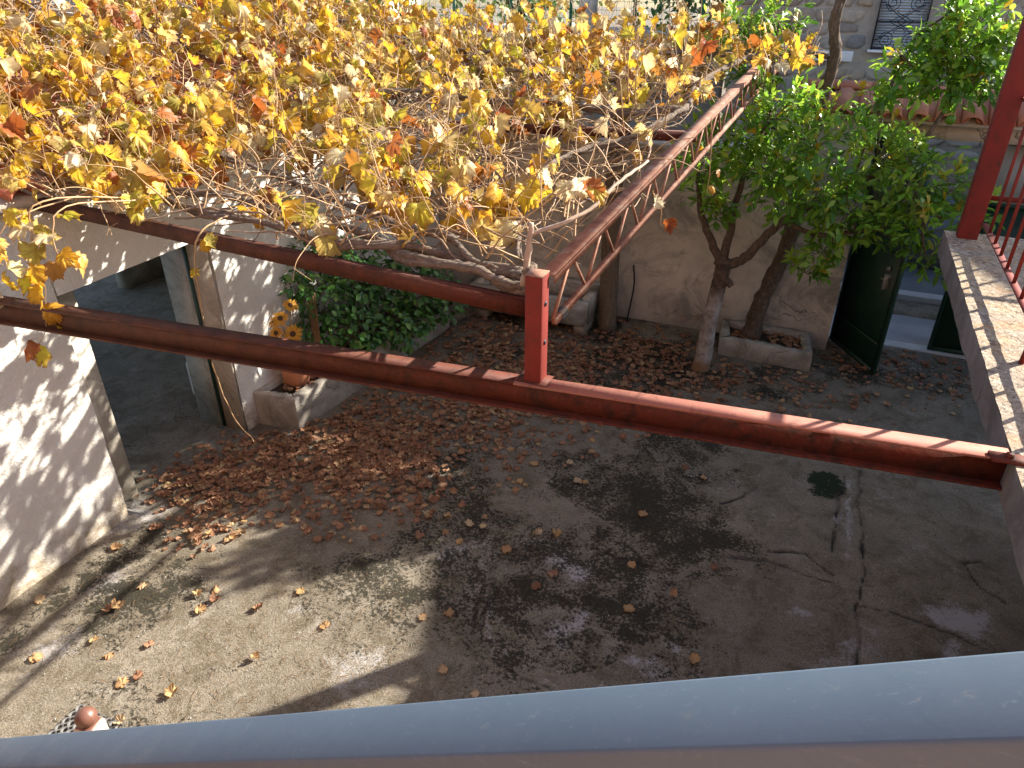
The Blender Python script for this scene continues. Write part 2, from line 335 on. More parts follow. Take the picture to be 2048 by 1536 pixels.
M_DISC = plain('sunflower_disc', (.05, .025, .012), (.09, .045, .02), 90, .9, .8, 120, .004)
M_STEM = plain('brown_stem', (.22, .12, .05), (.16, .09, .04), 10, .8, 0)
M_LOCK = plain('grey_lock', (.40, .39, .36), (.26, .24, .20), 25, .5, .2, metallic=.4)

# ------------------------------------------------------------------ ground
cracks = [[(.75,6.45),(.75,6.32),(.70,5.98),(.69,5.53),(.68,5.25)],[(.88,6.55),(.87,5.97),(.91,5.42),(.92,5.04),(.87,4.7),(.89,4.43),(.89,4.0)],[(.89,4.71),(1.13,4.71),(1.43,4.68),(1.68,4.61),(2.0,4.5)],
 [(-.15,4.84),(.2,4.93),(.52,4.87),(.69,4.86)],[(.19,5.05),(.48,5.14),(.7,4.95)],[(-.29,5.52),(-.1,5.72),(-.01,5.92)],
 [(-1.62,3.22),(-1.73,3.32),(-1.81,3.61),(-1.87,3.99),(-1.83,4.14),(-1.68,4.33),(-1.5,4.44),(-1.21,4.52),(-.94,4.48),(-.62,4.47)],[(-1.5,3.16),(-1.26,3.1),(-1.05,3.09)],[(-2.11,4.25),(-1.84,4.17)],[(1.67,5.51),(1.79,5.59),(1.95,5.47)],[(1.67,5.48),(1.75,5.27),(1.91,5.17)],[(-1.62,3.25),(-1.72,3.5),(-1.70,3.75)]]
moss = [(-4.17,2.79,.42,.9),(-4.13,2.42,.25,.6),(-2.79,4.52,.55,.75),(-2.01,5.71,.6,.6),(-.73,5.22,.38,1.),(-.43,5.0,.3,1.),(-.82,3.51,.35,1.),(-.77,3.88,.32,.9),(-1.2,3.3,.3,.8),(-2.79,3.67,.4,.8),(-2.36,3.6,.35,.85),(-.37,7.46,.5,.7),(1.26,7.47,.3,.8),(-6.0,4.3,.5,.8),(-5.85,4.8,.35,1.),(-1.35,3.92,.4,.75),(-2.49,7.92,.7,.7),(-1.31,8.41,.6,.75),(.87,8.6,.45,.9),(-3.74,8.2,.7,.9),(1.85,8.7,.5,.7),(-3.07,2.82,.3,.4),(-2.96,2.26,.4,.35),(-2.41,2.4,.35,.4),(-.5,3.6,.4,.6),(-3.4,5.6,.6,.55),(-1.0,6.6,.7,.5),(-1.6,5.0,.6,.55),(-5.0,2.75,.25,.6),(.2,8.1,.4,.5),(-3.6,3.4,.4,.5),(-4.0,3.9,.7,.5),(-4.88,1.6,.14,1.),(-4.86,1.9,.14,1.1),(-4.85,2.2,.14,1.),(-4.84,2.5,.15,1.1),(-4.84,2.8,.14,1.2),(-4.84,3.1,.14,1.),(-2.6,3.1,.4,.5),(-3.3,1.9,.5,.45),(-2.2,2.2,.4,.4),(-2.2,5.0,.6,.6),(-1.7,6.3,.6,.6),(-3.2,7.9,.8,.8),(-1.0,9.0,.8,.8)]
pale = [(-2.22,4.05,.3,.6),(-1.29,4.24,.22,.7),(-1.09,3.65,.2,.7),(-.55,3.5,.2,.7),(1.6,4.83,.25,.8),(1.5,4.5,.2,.7),(.47,4.48,.12,.7),(.95,4.3,.2,.6),(-5.0,3.3,.35,.6),(-2.36,3.92,.25,.4),(.78,5.77,.1,.6),(-4.6,2.3,.45,.4),(-3.9,1.8,.7,.35),(-.9,8.0,.12,.6),(-4.5,2.6,.3,.6),(-4.5,2.0,.3,.6),(-2.3,2.7,.25,.55),(-3.0,3.0,.2,.5),(.8,4.1,.3,.5)]
def axis(lo, hi, step, far):
    return np.concatenate([lo-np.geomspace(.3, far, 22)[::-1], np.arange(lo, hi, step), hi+np.geomspace(.3, far, 22)])
gx = axis(-5.6, 2.8, .017, 80); gy = axis(1.1, 9.0, .017, 100)
X, Y = np.meshgrid(gx, gy, indexing='ij')
wx = X+.05*(fbm(X*9, Y*9, 3, 40)-.5); wy = Y+.05*(fbm(X*9+50, Y*9, 3, 50)-.5)
cr = np.zeros_like(X); dmin = np.full_like(X, 9.)
for c in cracks:
    for (x0, y0), (x1, y1) in zip(c[:-1], c[1:]):
        dx, dy = x1-x0, y1-y0; l2 = dx*dx+dy*dy
        tt = np.clip(((wx-x0)*dx+(wy-y0)*dy)/l2, 0, 1); d = np.hypot(wx-x0-tt*dx, wy-y0-tt*dy); dmin = np.minimum(dmin, d)
wid = .004+.022*np.clip(fbm(X*5, Y*5, 3, 60)-.42, 0, 1)*2
crack = np.clip(1.2-dmin/(wid+.004), 0, 1)*np.clip(fbm(X*2.5, Y*2.5, 3, 160)*3.2-.75, .45, 1)
wx2 = X+.9*(fbm(X*1.6, Y*1.6, 4, 140)-.5); wy2 = Y+.9*(fbm(X*1.6+30, Y*1.6, 4, 150)-.5)
mo = np.zeros_like(X)+.08+.34*np.clip((wx2+3.4)/.8, 0, 1)*np.clip((.35-wx2)/.7, 0, 1)*np.clip((wy2-3.1)/.5, 0, 1)+.10*np.clip((wy2-6.8)/1., 0, 1); pa = np.zeros_like(X)  # moss, plus a mid-yard darkening that puts shade into the ground colour
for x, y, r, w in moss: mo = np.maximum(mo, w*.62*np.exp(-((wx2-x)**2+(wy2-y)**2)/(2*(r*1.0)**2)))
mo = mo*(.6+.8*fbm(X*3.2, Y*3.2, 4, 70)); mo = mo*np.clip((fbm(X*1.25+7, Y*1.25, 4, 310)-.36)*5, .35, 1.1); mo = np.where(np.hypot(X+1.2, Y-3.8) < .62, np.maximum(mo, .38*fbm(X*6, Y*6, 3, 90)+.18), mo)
wx3 = X+.45*(fbm(X*3.5, Y*3.5, 4, 240)-.5); wy3 = Y+.45*(fbm(X*3.5+30, Y*3.5, 4, 250)-.5)
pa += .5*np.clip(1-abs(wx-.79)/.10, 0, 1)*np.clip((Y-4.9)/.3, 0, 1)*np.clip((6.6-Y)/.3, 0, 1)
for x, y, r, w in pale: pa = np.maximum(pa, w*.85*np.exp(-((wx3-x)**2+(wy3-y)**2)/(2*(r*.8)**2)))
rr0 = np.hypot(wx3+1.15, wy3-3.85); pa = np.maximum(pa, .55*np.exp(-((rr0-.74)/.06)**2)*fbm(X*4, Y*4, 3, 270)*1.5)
gr = np.clip(np.exp(-((X-.57)**2/.05+(Y-6.2)**2/.07))*(.4+1.2*fbm(X*8, Y*8, 3, 81))*1.5-.45, 0, 1)
gr = np.maximum(gr, np.clip(.8*np.exp(-((X-1.15)**2/.1+(Y-6.3)**2/.08))*(fbm(X*10, Y*10, 3, 83))*1.6-.5, 0, .5))
Z = .014*(fbm(X*.9, Y*.9, 3, 20)-.5)+.006*(fbm(X*5, Y*5, 3, 30)-.5)-.018*crack
Z += np.where(np.hypot(X+1.2, Y-3.8) < .64, .004, 0)
foot = np.clip((-4.75-X)/.35, 0, 1)*np.clip((3.4-Y)/.1, 0, 1); Z += .05*foot*foot      # mortar fillet at the wall foot
gm = MB(); nx, ny = X.shape
i, j = np.meshgrid(np.arange(nx-1), np.arange(ny-1), indexing='ij'); a = (i*ny+j).ravel()
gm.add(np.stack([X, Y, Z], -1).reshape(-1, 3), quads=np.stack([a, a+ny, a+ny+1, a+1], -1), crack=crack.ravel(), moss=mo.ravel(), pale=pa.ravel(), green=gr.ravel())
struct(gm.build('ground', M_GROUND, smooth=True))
def gz(x, y): return .014*(fbm(np.array([x*.9]), np.array([y*.9]), 3, 20)[0]-.5)+.003
# street beyond the gate
struct(MB().box((-40, 9.78, -.2), (40, 10.72, .012)).build('pavement', M_LANE))
struct(MB().box((-40, 10.72, -.2), (40, 11.35, .006)).build('gutter', M_GROUND))
struct(MB().box((-40, 11.35, -.2), (40, 11.55, .09)).build('kerb', M_SILL, bevel=.01))
struct(MB().box((-40, 11.55, -.2), (40, 12.68, .07)).build('street', M_STREET))
struct(MB().box((.45, 9.60, -.1), (2.65, 9.775, .022)).build('gate_sill', M_SILL, bevel=.006))

# ------------------------------------------------------------------ white outbuilding with the dark doorway (left)
ob = thing('outbuilding', (-5.05, 3.3, 0), 'whitewashed outbuilding with open dark doorway on the left of the yard', 'building')
def wavy_wall(x, y0, y1, z0, z1, thick, name, mat, parent):
    m = MB(); ny_ = max(3, int((y1-y0)/.06)); nz_ = max(3, int((z1-z0)/.06))
    def F(u, v):
        yy = y0+(y1-y0)*u; zz = z0+(z1-z0)*v
        ed = np.exp(-u*(y1-y0)/.05)-np.exp(-(1-u)*(y1-y0)/.05)
        yy = yy+.022*(fbm(zz*7+3, zz*0+1.5, 4, 15)-.35)*ed
        return x+.028*(fbm(yy*1.7+9, zz*1.7, 4, 5)-.5)-.02*abs(ed)*fbm(zz*9, zz*0, 3, 16), yy, zz
    m.grid(F, ny_, nz_)
    m.box((x-thick, y0+.012, z0), (x-.034, y1-.012, z1))
    return m.build(name, mat, parent)
wavy_wall(-5.05, .2, 3.28, -.05, 2.80, .34, 'wall', M_WHITE, ob)
wavy_wall(-5.05, 3.28, 4.80, 2.11, 2.80, .34, 'lintel', M_WHITE, ob)
wavy_wall(-5.05, 4.80, 9.25, -.05, 2.80, .34, 'wall', M_WHITE, ob)
MB().box((-5.62, 3.283, -.02), (-5.27, 3.56, 2.109), jit=.003).build('door_reveal', M_PIER, ob)
MB().box((-5.66, 4.775, -.02), (-5.07, 4.80, 2.11), jit=.004).build('door_reveal', M_PIER, ob)
MB().box((-5.70, 4.80, -.02), (-5.39, 5.15, 2.11)).build('door_pier', M_PIER, ob)
MB().beam((-5.33, 4.762, .02), (-5.33, 4.762, 2.1), .02, .035, (1, 0, 0)).build('door_edge', M_GREEN, ob)
MB().box((-5.52, 3.32, 2.0), (-5.46, 4.76, 2.09)).build('door_head', M_GREEN, ob)
MB().box((-6.15, 5.15, 0), (-5.40, 5.9, .42)).build('plinth', M_WPAINT, ob, bevel=.02)
MB().box((-9.6, .2, 0), (-9.4, 2.4, 2.8)).build('wall', M_PIER, ob)
MB().box((-9.6, 7.2, 0), (-9.4, 9.25, 2.8)).build('wall', M_PIER, ob)
MB().box((-9.4, 8.6, 0), (-5.4, 8.8, 2.8)).build('wall', M_PIER, ob)
MB().box((-9.4, .2, 0), (-5.4, .4, 2.8)).build('wall', M_PIER, ob)
RS = math.tan(math.radians(15))
m = MB(); m.add([(-4.95, .2, 2.80), (-4.95, 9.25, 2.80), (-9.7, 9.25, 2.80+4.75*RS), (-9.7, .2, 2.80+4.75*RS), (-4.95, .2, 2.86), (-4.95, 9.25, 2.86), (-9.7, 9.25, 2.86+4.75*RS), (-9.7, .2, 2.86+4.75*RS)],
       quads=[(0,1,2,3),(7,6,5,4),(0,4,5,1),(1,5,6,2),(2,6,7,3),(3,7,4,0)])
roof = m.build('roof', M_MORTAR, ob)
def tile_mesh(L_=.44, r0=.105, r1=.085, th=.014):
    m = MB(); k = 7; an = np.linspace(0, np.pi, k)
    for (r, s_) in ((0, 1),):
        vo = [(rr*math.cos(t), y, rr*math.sin(t)*.8) for y, rr in ((0, r0), (L_, r1)) for t in an]
        vi = [((rr-th)*math.cos(t), y, (rr-th)*math.sin(t)*.8) for y, rr in ((0, r0), (L_, r1)) for t in an]
        q = []
        for i in range(k-1):
            q.append((i, i+1, k+i+1, k+i)); q.append((2*k+i, 3*k+i, 3*k+i+1, 2*k+i+1)); q.append((i, 2*k+i, 2*k+i+1, i+1)); q.append((k+i, k+i+1, 3*k+i+1, 3*k+i))
        q += [(0, k, 3*k, 2*k), (k-1, 3*k-1, 4*k-1, 2*k-1)]
        m.add(vo+vi, quads=q)
    return m.mesh('roof_tile', M_TILE, True)
TILE = tile_mesh()
up = np.array([-math.cos(math.atan(RS)), 0, math.sin(math.atan(RS))]); nrm = np.array([math.sin(math.atan(RS)), 0, math.cos(math.atan(RS))])
for r in range(6):
    for c in range(25):
        yy = 3.2+c*.235+random.uniform(-.008, .008); p = np.array([-4.93, yy, 2.87])+up*(r*.36)+nrm*(.006)
        inst('roof_tile', TILE, roof, basis(up+np.array([0, random.uniform(-.03, .03), .04]), nrm, 1, p))
# pan tiles: a fluted bed between the cover tiles
m = MB(); m.grid(lambda u, v: (-4.97+up[0]*v*2.3+0*u, 2.0+u*7.2, 2.875+up[2]*v*2.3+.02*np.cos((u*7.2-1.2)/.235*2*np.pi)), 260, 3); m.build('pan_tiles', M_TILE, roof, True)['kind'] = 'stuff'

# ------------------------------------------------------------------ front boundary wall + gate
bw = thing('boundary_wall', (-2.3, 9.2, 0), 'stained beige rendered wall behind the citrus tree and planter', 'wall')
def wall_y(y, x0, x1, z0, z1, th, name, mat, parent):
    m = MB()
    m.grid(lambda u, v: (x0+(x1-x0)*u, y+.03*(fbm((x0+(x1-x0)*u)*1.6, (z0+(z1-z0)*v)*1.6+4, 4, 8)-.5), z0+(z1-z0)*v), int((x1-x0)/.08)+2, int((z1-z0)/.08)+2)
    m.box((x0, y+.03, z0), (x1, y+th, z1)); return m.build(name, mat, parent)
wall_y(9.17, -5.05, -.35, -.05, 2.30, .42, 'wall', M_BEIGE, bw)
for k_ in range(14):
    x_, z_ = -1.28+random.gauss(0, .14), .17+random.gauss(0, .03); a_ = np.arange(7)/7*2*np.pi; r_ = random.uniform(.025, .05)
    MB().add([(x_+r_*1.3*math.cos(q)*random.uniform(.8, 1.2), 9.165, z_+r_*.7*math.sin(q)*random.uniform(.8, 1.2)) for q in a_]+[(x_, 9.165-random.uniform(.02, .045), z_)], [(i_, (i_+1) % 7, 7) for i_ in range(7)]).build('rubble', M_STONE, bw)
MB().box((-5.05, 9.12, 2.30), (-.36, 9.64, 2.37)).build('coping', M_CONC, bw, bevel=.01)
wall_y(9.17, -.35, .45, -.05, 2.78, .45, 'gate_pier', M_BEIGE, bw)
wall_y(9.17, 2.65, 6.5, -.05, 2.78, .45, 'gate_pier', M_BEIGE, bw)
MB().box((.451, 9.25, 2.63), (2.649, 9.60, 2.79)).build('lintel', M_PIER, bw)
gr_ = MB(); gr_.add([(-.5, 9.05, 2.80), (3.4, 9.05, 2.80), (3.4, 9.72, 3.08), (-.5, 9.72, 3.08), (-.5, 9.05, 2.83), (3.4, 9.05, 2.83), (3.4, 9.72, 3.11), (-.5, 9.72, 3.11)], quads=[(3,2,1,0),(4,5,6,7),(0,1,5,4),(1,2,6,5),(2,3,7,6),(3,0,4,7)])
groof = gr_.build('gate_roof', M_MORTAR, bw)
gu = np.array([0, .67, .28]); gu /= np.linalg.norm(gu); gn = np.array([0, -gu[2], gu[1]])
for c in range(16):
    x = -.45+c*.25
    inst('roof_tile', TILE, groof, basis(gu+np.array([random.uniform(-.03, .03), 0, .03]), gn, 1.02, np.array([x, 9.01, 2.835])+gn*.01))
    if c < 15: inst('pan_tile', TILE, groof, basis(gu, -gn, 1.02, np.array([x+.125, 9.04, 2.835])+gn*.085))
for c in range(10): inst('ridge_tile', TILE, groof, basis((1, 0, .02), (0, 0, 1), 1.05, (-.5+c*.41, 9.58, 3.055)))

def gate_leaf(name, hinge, ang, label, sgn):
    W, Hh = .98, 2.60; c, s = math.cos(ang), math.sin(ang)
    g = thing(name, (hinge[0], hinge[1], 0), label, 'gate', 'leaves of the street gate')
    def P(u, v, z): return (hinge[0]+u*c-v*s, hinge[1]+u*s+v*c, z)
    def bar(n, a, b, w, h, mat=M_GREEN, up=(0, 0, 1)):
        return MB().beam(P(*a), P(*b), w, h, up).build(n, mat, g)
    side = (-s, c, 0)
    bar('stile', (.02, 0, .03), (.02, 0, Hh), .04, .045, up=side); bar('stile', (W-.02, 0, .03), (W-.02, 0, Hh), .04, .045, up=side)
    for z in (.055, 1.90, Hh-.02): bar('rail', (.04, 0, z), (W-.04, 0, z), .045, .05)
    MB().beam(P(.04, 0, .98), P(W-.04, 0, .98), .012, 1.80).build('panel', M_GREEN, g)
    MB().beam(P(.04, .004, 2.25), P(W-.04, .004, 2.25), .006, .66).build('pane', M_GLASS, g)
    sc_ = MB()
    for u0, d in ((.28, 1), (.70, -1)):
        t = np.linspace(0, 2.6*np.pi, 26); r = .03+.085*t/t[-1]
        sc_.tube([P(u0+d*rr*math.cos(tt), -.02, 2.16+rr*math.sin(tt)) for tt, rr in zip(t, r)], .006, 4)
        sc_.tube([P(u0+d*.1*k, -.02, 2.2+.36*abs(k)) for k in np.linspace(-1, 1, 5)], .006, 4)
    for u in (.12, .49, .86): sc_.tube([P(u, -.02, 1.92), P(u, -.02, 2.56)], .006, 4)
    sc_.build('scrollwork', M_IRON, g)
    for z in (.4, 1.5): bar('brace', (.05, -.02, z), (W-.05, -.02, z), .02, .03)
    lp = MB().beam(P(W-.14, sgn*.03, 1.06), P(W-.14, sgn*.03, 1.24), .015, .13, side).build('lock_plate', M_LOCK, g)
    MB().tube([P(W-.12, sgn*.035, 1.18), P(W-.12, sgn*.08, 1.18), P(W-.2, sgn*.085, 1.17)], .009, 6).build('handle', M_LOCK, lp)
    MB().tube([P(W-.17, sgn*.03, 1.29), P(W-.17, sgn*.055, 1.30)], [.025, .03], 8).build('knob', M_LOCK, lp)
    return g
gate_leaf('gate_leaf', (.50, 9.50), math.atan2(8.68-9.50, 1.0-.50), 'dark green gate leaf with grey lock, swung open into the yard', -1)
gate_leaf('gate_leaf', (2.62, 9.66), math.pi, 'dark green gate leaf still closed, partly behind the terrace slab', 1)

# ------------------------------------------------------------------ stone house across the street
sh = thing('stone_house', (2, 12.7, 0), 'rubble stone house across the street with grilled window', 'house')
WX0, WX1, WZ0, WZ1 = .27, .93, 3.22, 4.5
HX0, HX1, HY, HZ = -1.7, 5.3, 12.75, 5.8
m = MB(); m.box((HX0, HY, 0), (WX0, HY+.45, HZ)); m.box((WX1, HY, 0), (HX1, HY+.45, HZ));
m.add([(x_, y_, z_) for y_ in (HY, HY+.45) for x_, z_ in ((HX1, 0), (14.5, 0), (14.5, 6.2), (9.6, 9.3), (HX1, 6.70))], tris=[(0,1,2),(0,2,3),(0,3,4),(5,7,6),(5,8,7),(5,9,8)], quads=[(1,6,7,2),(2,7,8,3),(3,8,9,4)])
m.add([(x_, y_, z_) for y_ in (HY+.45, HY+5) for x_, z_ in ((HX1, 0), (14.5, 0), (14.5, 6.2), (9.6, 9.3), (HX1, 6.70))], tris=[(5,7,6),(5,8,7),(5,9,8)], quads=[(1,6,7,2),(2,7,8,3),(3,8,9,4)])
m.box((WX0, HY, 0), (WX1, HY+.45, WZ0)); m.box((WX0, HY, WZ1), (WX1, HY+.45, HZ))
m.box((HX0, HY+.45, 0), (HX0+.4, HY+5, HZ)); m.box((HX0, HY+5, 0), (HX1, HY+5.4, HZ))
hw = m.build('wall', M_MORTAR, sh)
MB().box((HX0-.02, HY-.06, 0), (HX1, HY-.001, 1.25)).build('plinth', M_STREET, sh)
MB().add([(HX0-.3, HY-.3, HZ), (HX1+.3, HY-.3, HZ), (HX1+.3, HY+2.9, HZ+.35), (HX0-.3, HY+2.9, HZ+.35), (HX0-.3, HY+5.8, HZ), (HX1+.3, HY+5.8, HZ)], quads=[(0,1,2,3),(3,2,5,4),(0,4,5,1)], tris=[(0,3,4),(1,5,2)]).build('roof', M_TILE, sh)
z = 1.75; ns = 0
while z < 4.25:
    h = random.uniform(.15, .25); x = -1.65+random.uniform(-.1, .1)
    while x < 3.4:
        w = random.uniform(.18, .48)
        cx_, cz_ = x+w/2, z+h/2+random.uniform(-.015, .015)
        inwin = (cx_+w*.42 > WX0-.02 and cx_-w*.42 < WX1+.02 and cz_+h*.4 > WZ0-.06)
        if not inwin and ns < 330:
            k = random.choice([6, 7, 8]); an = (np.arange(k)+rng.uniform(-.25, .25, k))/k*2*np.pi+random.random(); sq = 1/np.maximum(abs(np.cos(an)), abs(np.sin(an)))**.92
            rad = np.minimum(sq, 1.3)*(1+rng.normal(0, .10, k)); ox = cx_+rad*np.cos(an)*(w/2-.010); oz = cz_+rad*np.sin(an)*(h/2-.008); ox = np.clip(ox, x+.006, x+w-.006)
            d = random.uniform(.012, .04); mm = MB()
            V = [(a_, HY+.02, b_) for a_, b_ in zip(ox, oz)]+[(cx_+(a_-cx_)*.96, HY-d*.75, cz_+(b_-cz_)*.95) for a_, b_ in zip(ox, oz)]+[(cx_+(a_-cx_)*.5+random.uniform(-.01, .01), HY-d*random.uniform(.6, 1.3), cz_+(b_-cz_)*.6) for a_, b_ in zip(ox, oz)]+[(cx_, HY-d*1.05, cz_)]
            q = [(i_, (i_+1) % k, k+(i_+1) % k, k+i_) for i_ in range(k)]+[(k+i_, k+(i_+1) % k, 2*k+(i_+1) % k, 2*k+i_) for i_ in range(k)]
            mm.add(V, [(2*k+i_, 2*k+(i_+1) % k, 3*k) for i_ in range(k)], q); mm.build('stone', M_STONE, hw); ns += 1
        x += w
    z += h
for a_, b_ in (((-.46, 3.05), (-.19, 3.19)), ((-.17, 3.05), (.06, 3.19))): MB().box((a_[0], HY-.075, a_[1]), (b_[0], HY-.03, b_[1])).build('plaque', M_WPAINT, sh, bevel=.004)
wd = MB().box((WX0, HY+.12, WZ0), (WX1, HY+.16, WZ1)).build('window', M_WPAINT, sh)
MB().box((WX0-.03, HY-.10, WZ0-.035), (WX1+.03, HY+.12, WZ0)).build('sill', M_WPAINT, wd, bevel=.006)
sm = MB()
for s_ in range(34): sm.box((WX0+.03, HY+.07, WZ0+.03+s_*.036), (WX1-.03, HY+.115, WZ0+.055+s_*.036), jit=0)
sm.build('shutter', M_SHUT, wd)
g = MB(); yb = HY-.05
for x in (WX0+.01, WX1-.01): g.tube([(x, yb, WZ0+.0), (x, yb, WZ1)], .012, 6)
for zz in (WZ0+.02, WZ0+.37, WZ0+.74): g.tube([(WX0, yb, zz), (WX1, yb, zz)], .011, 6)
def spiral(cx_, cz_, d, s_):
    t = np.linspace(.2, 3.6*np.pi, 40); r = .018+.088*t/t[-1]
    return [(cx_+d*rr*math.cos(tt), yb, cz_+s_*rr*math.sin(tt)) for tt, rr in zip(t, r)]
for (base, s_) in ((WZ0+.13, -1), (WZ0+.61, 1)):
    for cx_, d in ((WX0+.17, -1), (WX0+.49, 1)):
        sp = spiral(cx_, base, d, s_); g.tube(sp, .006, 5)
        e = sp[-1]; g.tube(smoothpath([e, (cx_+d*.09, yb, base-s_*.02), (cx_-d*.1, yb, base-s_*.16), (cx_-d*.22, yb, base-s_*.235)], 5), .006, 5)
    g.tube(smoothpath([(WX0+.27, yb, base+s_*.10), (WX0+.33, yb, base+s_*.05), (WX0+.39, yb, base+s_*.10)], 4), .005, 5)
    for dx in (-.06, .06): g.tube(smoothpath([(WX0+.33+dx, yb, base-s_*.09), (WX0+.33+dx*1.1, yb, base-s_*.13), (WX0+.33-dx*2.6, yb, base-s_*.235)], 4), .005, 5)
    for x in (WX0+.012, WX1-.10): g.tube([(x, yb, base), (x+.07, yb, base)], .006, 4)
g.build('grille', M_IRON, wd)

# ------------------------------------------------------------------ far background: roadside wall, fence, hedge, cream house
rw = thing('roadside_wall', (-6, 13.6, 0), 'low stone roadside wall with flat coping beyond the pergola', 'wall')
MB().box((-26, 13.4, 0), (-1.9, 13.8, 3.25)).build('wall', M_MORTAR, rw)
for k_ in range(20): MB().box((-26+k_*1.2, 13.30, 3.252), (-26+k_*1.2+1.19, 13.9, 3.36), jit=.006).build('coping_stone', M_SILL, rw)
fe = thing('mesh_fence', (-6, 13.6, 3.36), 'green wire mesh fence standing on the roadside wall', 'fence')
for k_ in range(12): MB().tube([(-15+k_*1.15, 13.6, 3.36), (-15+k_*1.15, 13.6, 4.9)], .028, 8).build('post', M_GFENCE, fe)
m = MB()
for k_ in range(11): m.tube([(-15, 13.6, 3.5+k_*.13), (-2.2, 13.6, 3.5+k_*.13)], .004, 3, False)
for k_ in range(99): m.tube([(-15+k_*.13, 13.6, 3.4), (-15+k_*.13, 13.6, 4.85)], .003, 3, False)
m.build('mesh', M_GFENCE, fe)['kind'] = 'stuff'
tag(MB().box((-4.32, 13.05, 0), (-4.06, 13.28, 5.2)).build('concrete_pole', M_CONC, bevel=.01), 'square concrete pole in front of the roadside wall', 'pole')
ch = thing('cream_house', (-22, 17, 0), 'bright cream rendered house far behind the vines at top left', 'house')
MB().box((-34, 17, 0), (-13.5, 24, 7)).build('wall', M_CREAM, ch)
MB().add([(-34.4, 16.6, 7), (-13.1, 16.6, 7), (-13.1, 20.5, 8.2), (-34.4, 20.5, 8.2), (-34.4, 24.4, 7), (-13.1, 24.4, 7)], quads=[(0,1,2,3),(3,2,5,4),(0,4,5,1)], tris=[(0,3,4),(1,5,2)]).build('roof', M_TILE, ch)
for x in (-31, -27.5, -24, -20.5, -17): MB().box((x, 16.93, 4.2), (x+1.1, 17.01, 5.6)).build('window', M_SHUT, ch)

# ------------------------------------------------------------------ leaf shapes
def grape_leaf(seed, curl, fold, droop):
    r = np.random.default_rng(seed)
    half = [(0, 1.0), (16, .80), (29, .74), (46, .93), (66, .76), (82, .68), (104, .80), (138, .70), (166, .52)]
    jt = .06 if seed < 11 else .16
    pts = [(a_, r_*(1+r.normal(0, jt))) for a_, r_ in half]+[(-a_, r_*(1+r.normal(0, jt))) for a_, r_ in half[:0:-1]]
    if seed > 10: pts = [(a_, r_*.55+.34) for a_, r_ in pts]
    P2 = []
    for q0, q1 in zip(pts, pts[1:]+[(pts[0][0]+(360 if pts[0][0] < 0 else 0), pts[0][1])]):
        P2.append(q0); d_ = q1[0]-q0[0]
        if abs(d_) > 180: continue
        P2.append((q0[0]+d_*.55, (q0[1]+q1[1])*.5*(.90+r.normal(0, .03))))
    pts = P2
    an = np.radians([p[0] for p in pts]); ra = np.array([p[1] for p in pts])*.58
    x = np.sin(an)*ra; y = np.cos(an)*ra+.22; k = len(pts)
    ring = np.stack([x*.5, y*.5+.05, 0*x], -1); out = np.stack([x, y, 0*x], -1)
    V = np.concatenate([[[0, .1, 0]], ring, out])
    rr = np.hypot(V[:, 0], V[:, 1]-.2)
    V[:, 2] = -curl*rr**2*1.8+fold*abs(V[:, 0])-droop*np.clip(V[:, 1], 0, 1)**2+r.normal(0, .035+.012*(seed > 10), len(V))*(rr > .2)*(1+2*abs(curl))
    ang_ = np.arctan2(V[:, 0], V[:, 1]-.2); V[:, 2] += (.07-.01*(seed > 10))*np.sin(ang_*3+r.uniform(0, 6))*rr+.04*np.sin(ang_*7+r.uniform(0, 6))*rr*rr*2
    tr = [(0, 1+i_, 1+(i_+1) % k) for i_ in range(k)]
    q = [(1+i_, 1+k+i_, 1+k+(i_+1) % k, 1+(i_+1) % k) for i_ in range(k)]
    rad = np.concatenate([[0], np.full(k, .5), np.full(k, 1.)])
    return V, np.array(tr), np.array(q), rad
def ell_leaf(seed, w, fold, droop, tipp=1.):
    r = np.random.default_rng(seed)
    V = [(0, 0, 0), (-w*.8, .28, 0), (0, .3, 0), (w*.8, .28, 0), (-w, .58, 0), (0, .6, 0), (w, .58, 0), (-w*.55, .84, 0), (0, .85, 0), (w*.55, .84, 0), (0, 1, 0)]
    V = np.array(V, float); V[:, 2] = fold*abs(V[:, 0])-droop*V[:, 1]**2+r.normal(0, .012, 11)
    return V, np.array([(0,2,1),(0,3,2),(7,8,10),(8,9,10)]), np.array([(1,2,5,4),(2,3,6,5),(4,5,8,7),(5,6,9,8)]), np.linspace(0, 1, 11)
def leaf_mesh(name, L, mat):
    V, T, Q, rad = L; m = MB().add(V, T, Q, rad=rad); return m.mesh(name, mat, True)
def leaf_batch(MBo, L, pos, yd, zd, size, rnd):
    V, T, Q, rad = L; n = len(pos)
    if n == 0: return
    yd = yd/np.linalg.norm(yd, axis=1)[:, None]; xd = np.cross(yd, zd); xd /= np.linalg.norm(xd, axis=1)[:, None]+1e-9; zd = np.cross(xd, yd)
    W = pos[:, None]+size[:, None, None]*(V[None, :, :1]*xd[:, None]+V[None, :, 1:2]*yd[:, None]+V[None, :, 2:]*zd[:, None])
    o = (np.arange(n)*len(V))[:, None, None]
    MBo.add(W.reshape(-1, 3), (T[None]+o).reshape(-1, 3), (Q[None]+o).reshape(-1, 4), rnd=np.repeat(rnd, len(V)), rad=np.tile(rad, n))
VL = [grape_leaf(s_, c_, f_, d_) for s_, c_, f_, d_ in ((1, .15, .15, .1), (2, .45, .35, .2), (3, -.3, .5, .4), (4, .7, .1, .5), (5, .1, .9, .15), (6, .8, .8, .1), (7, .25, -.5, .45), (8, -.6, .3, .6), (9, .2, 1.3, .3), (10, .3, .3, .2))]
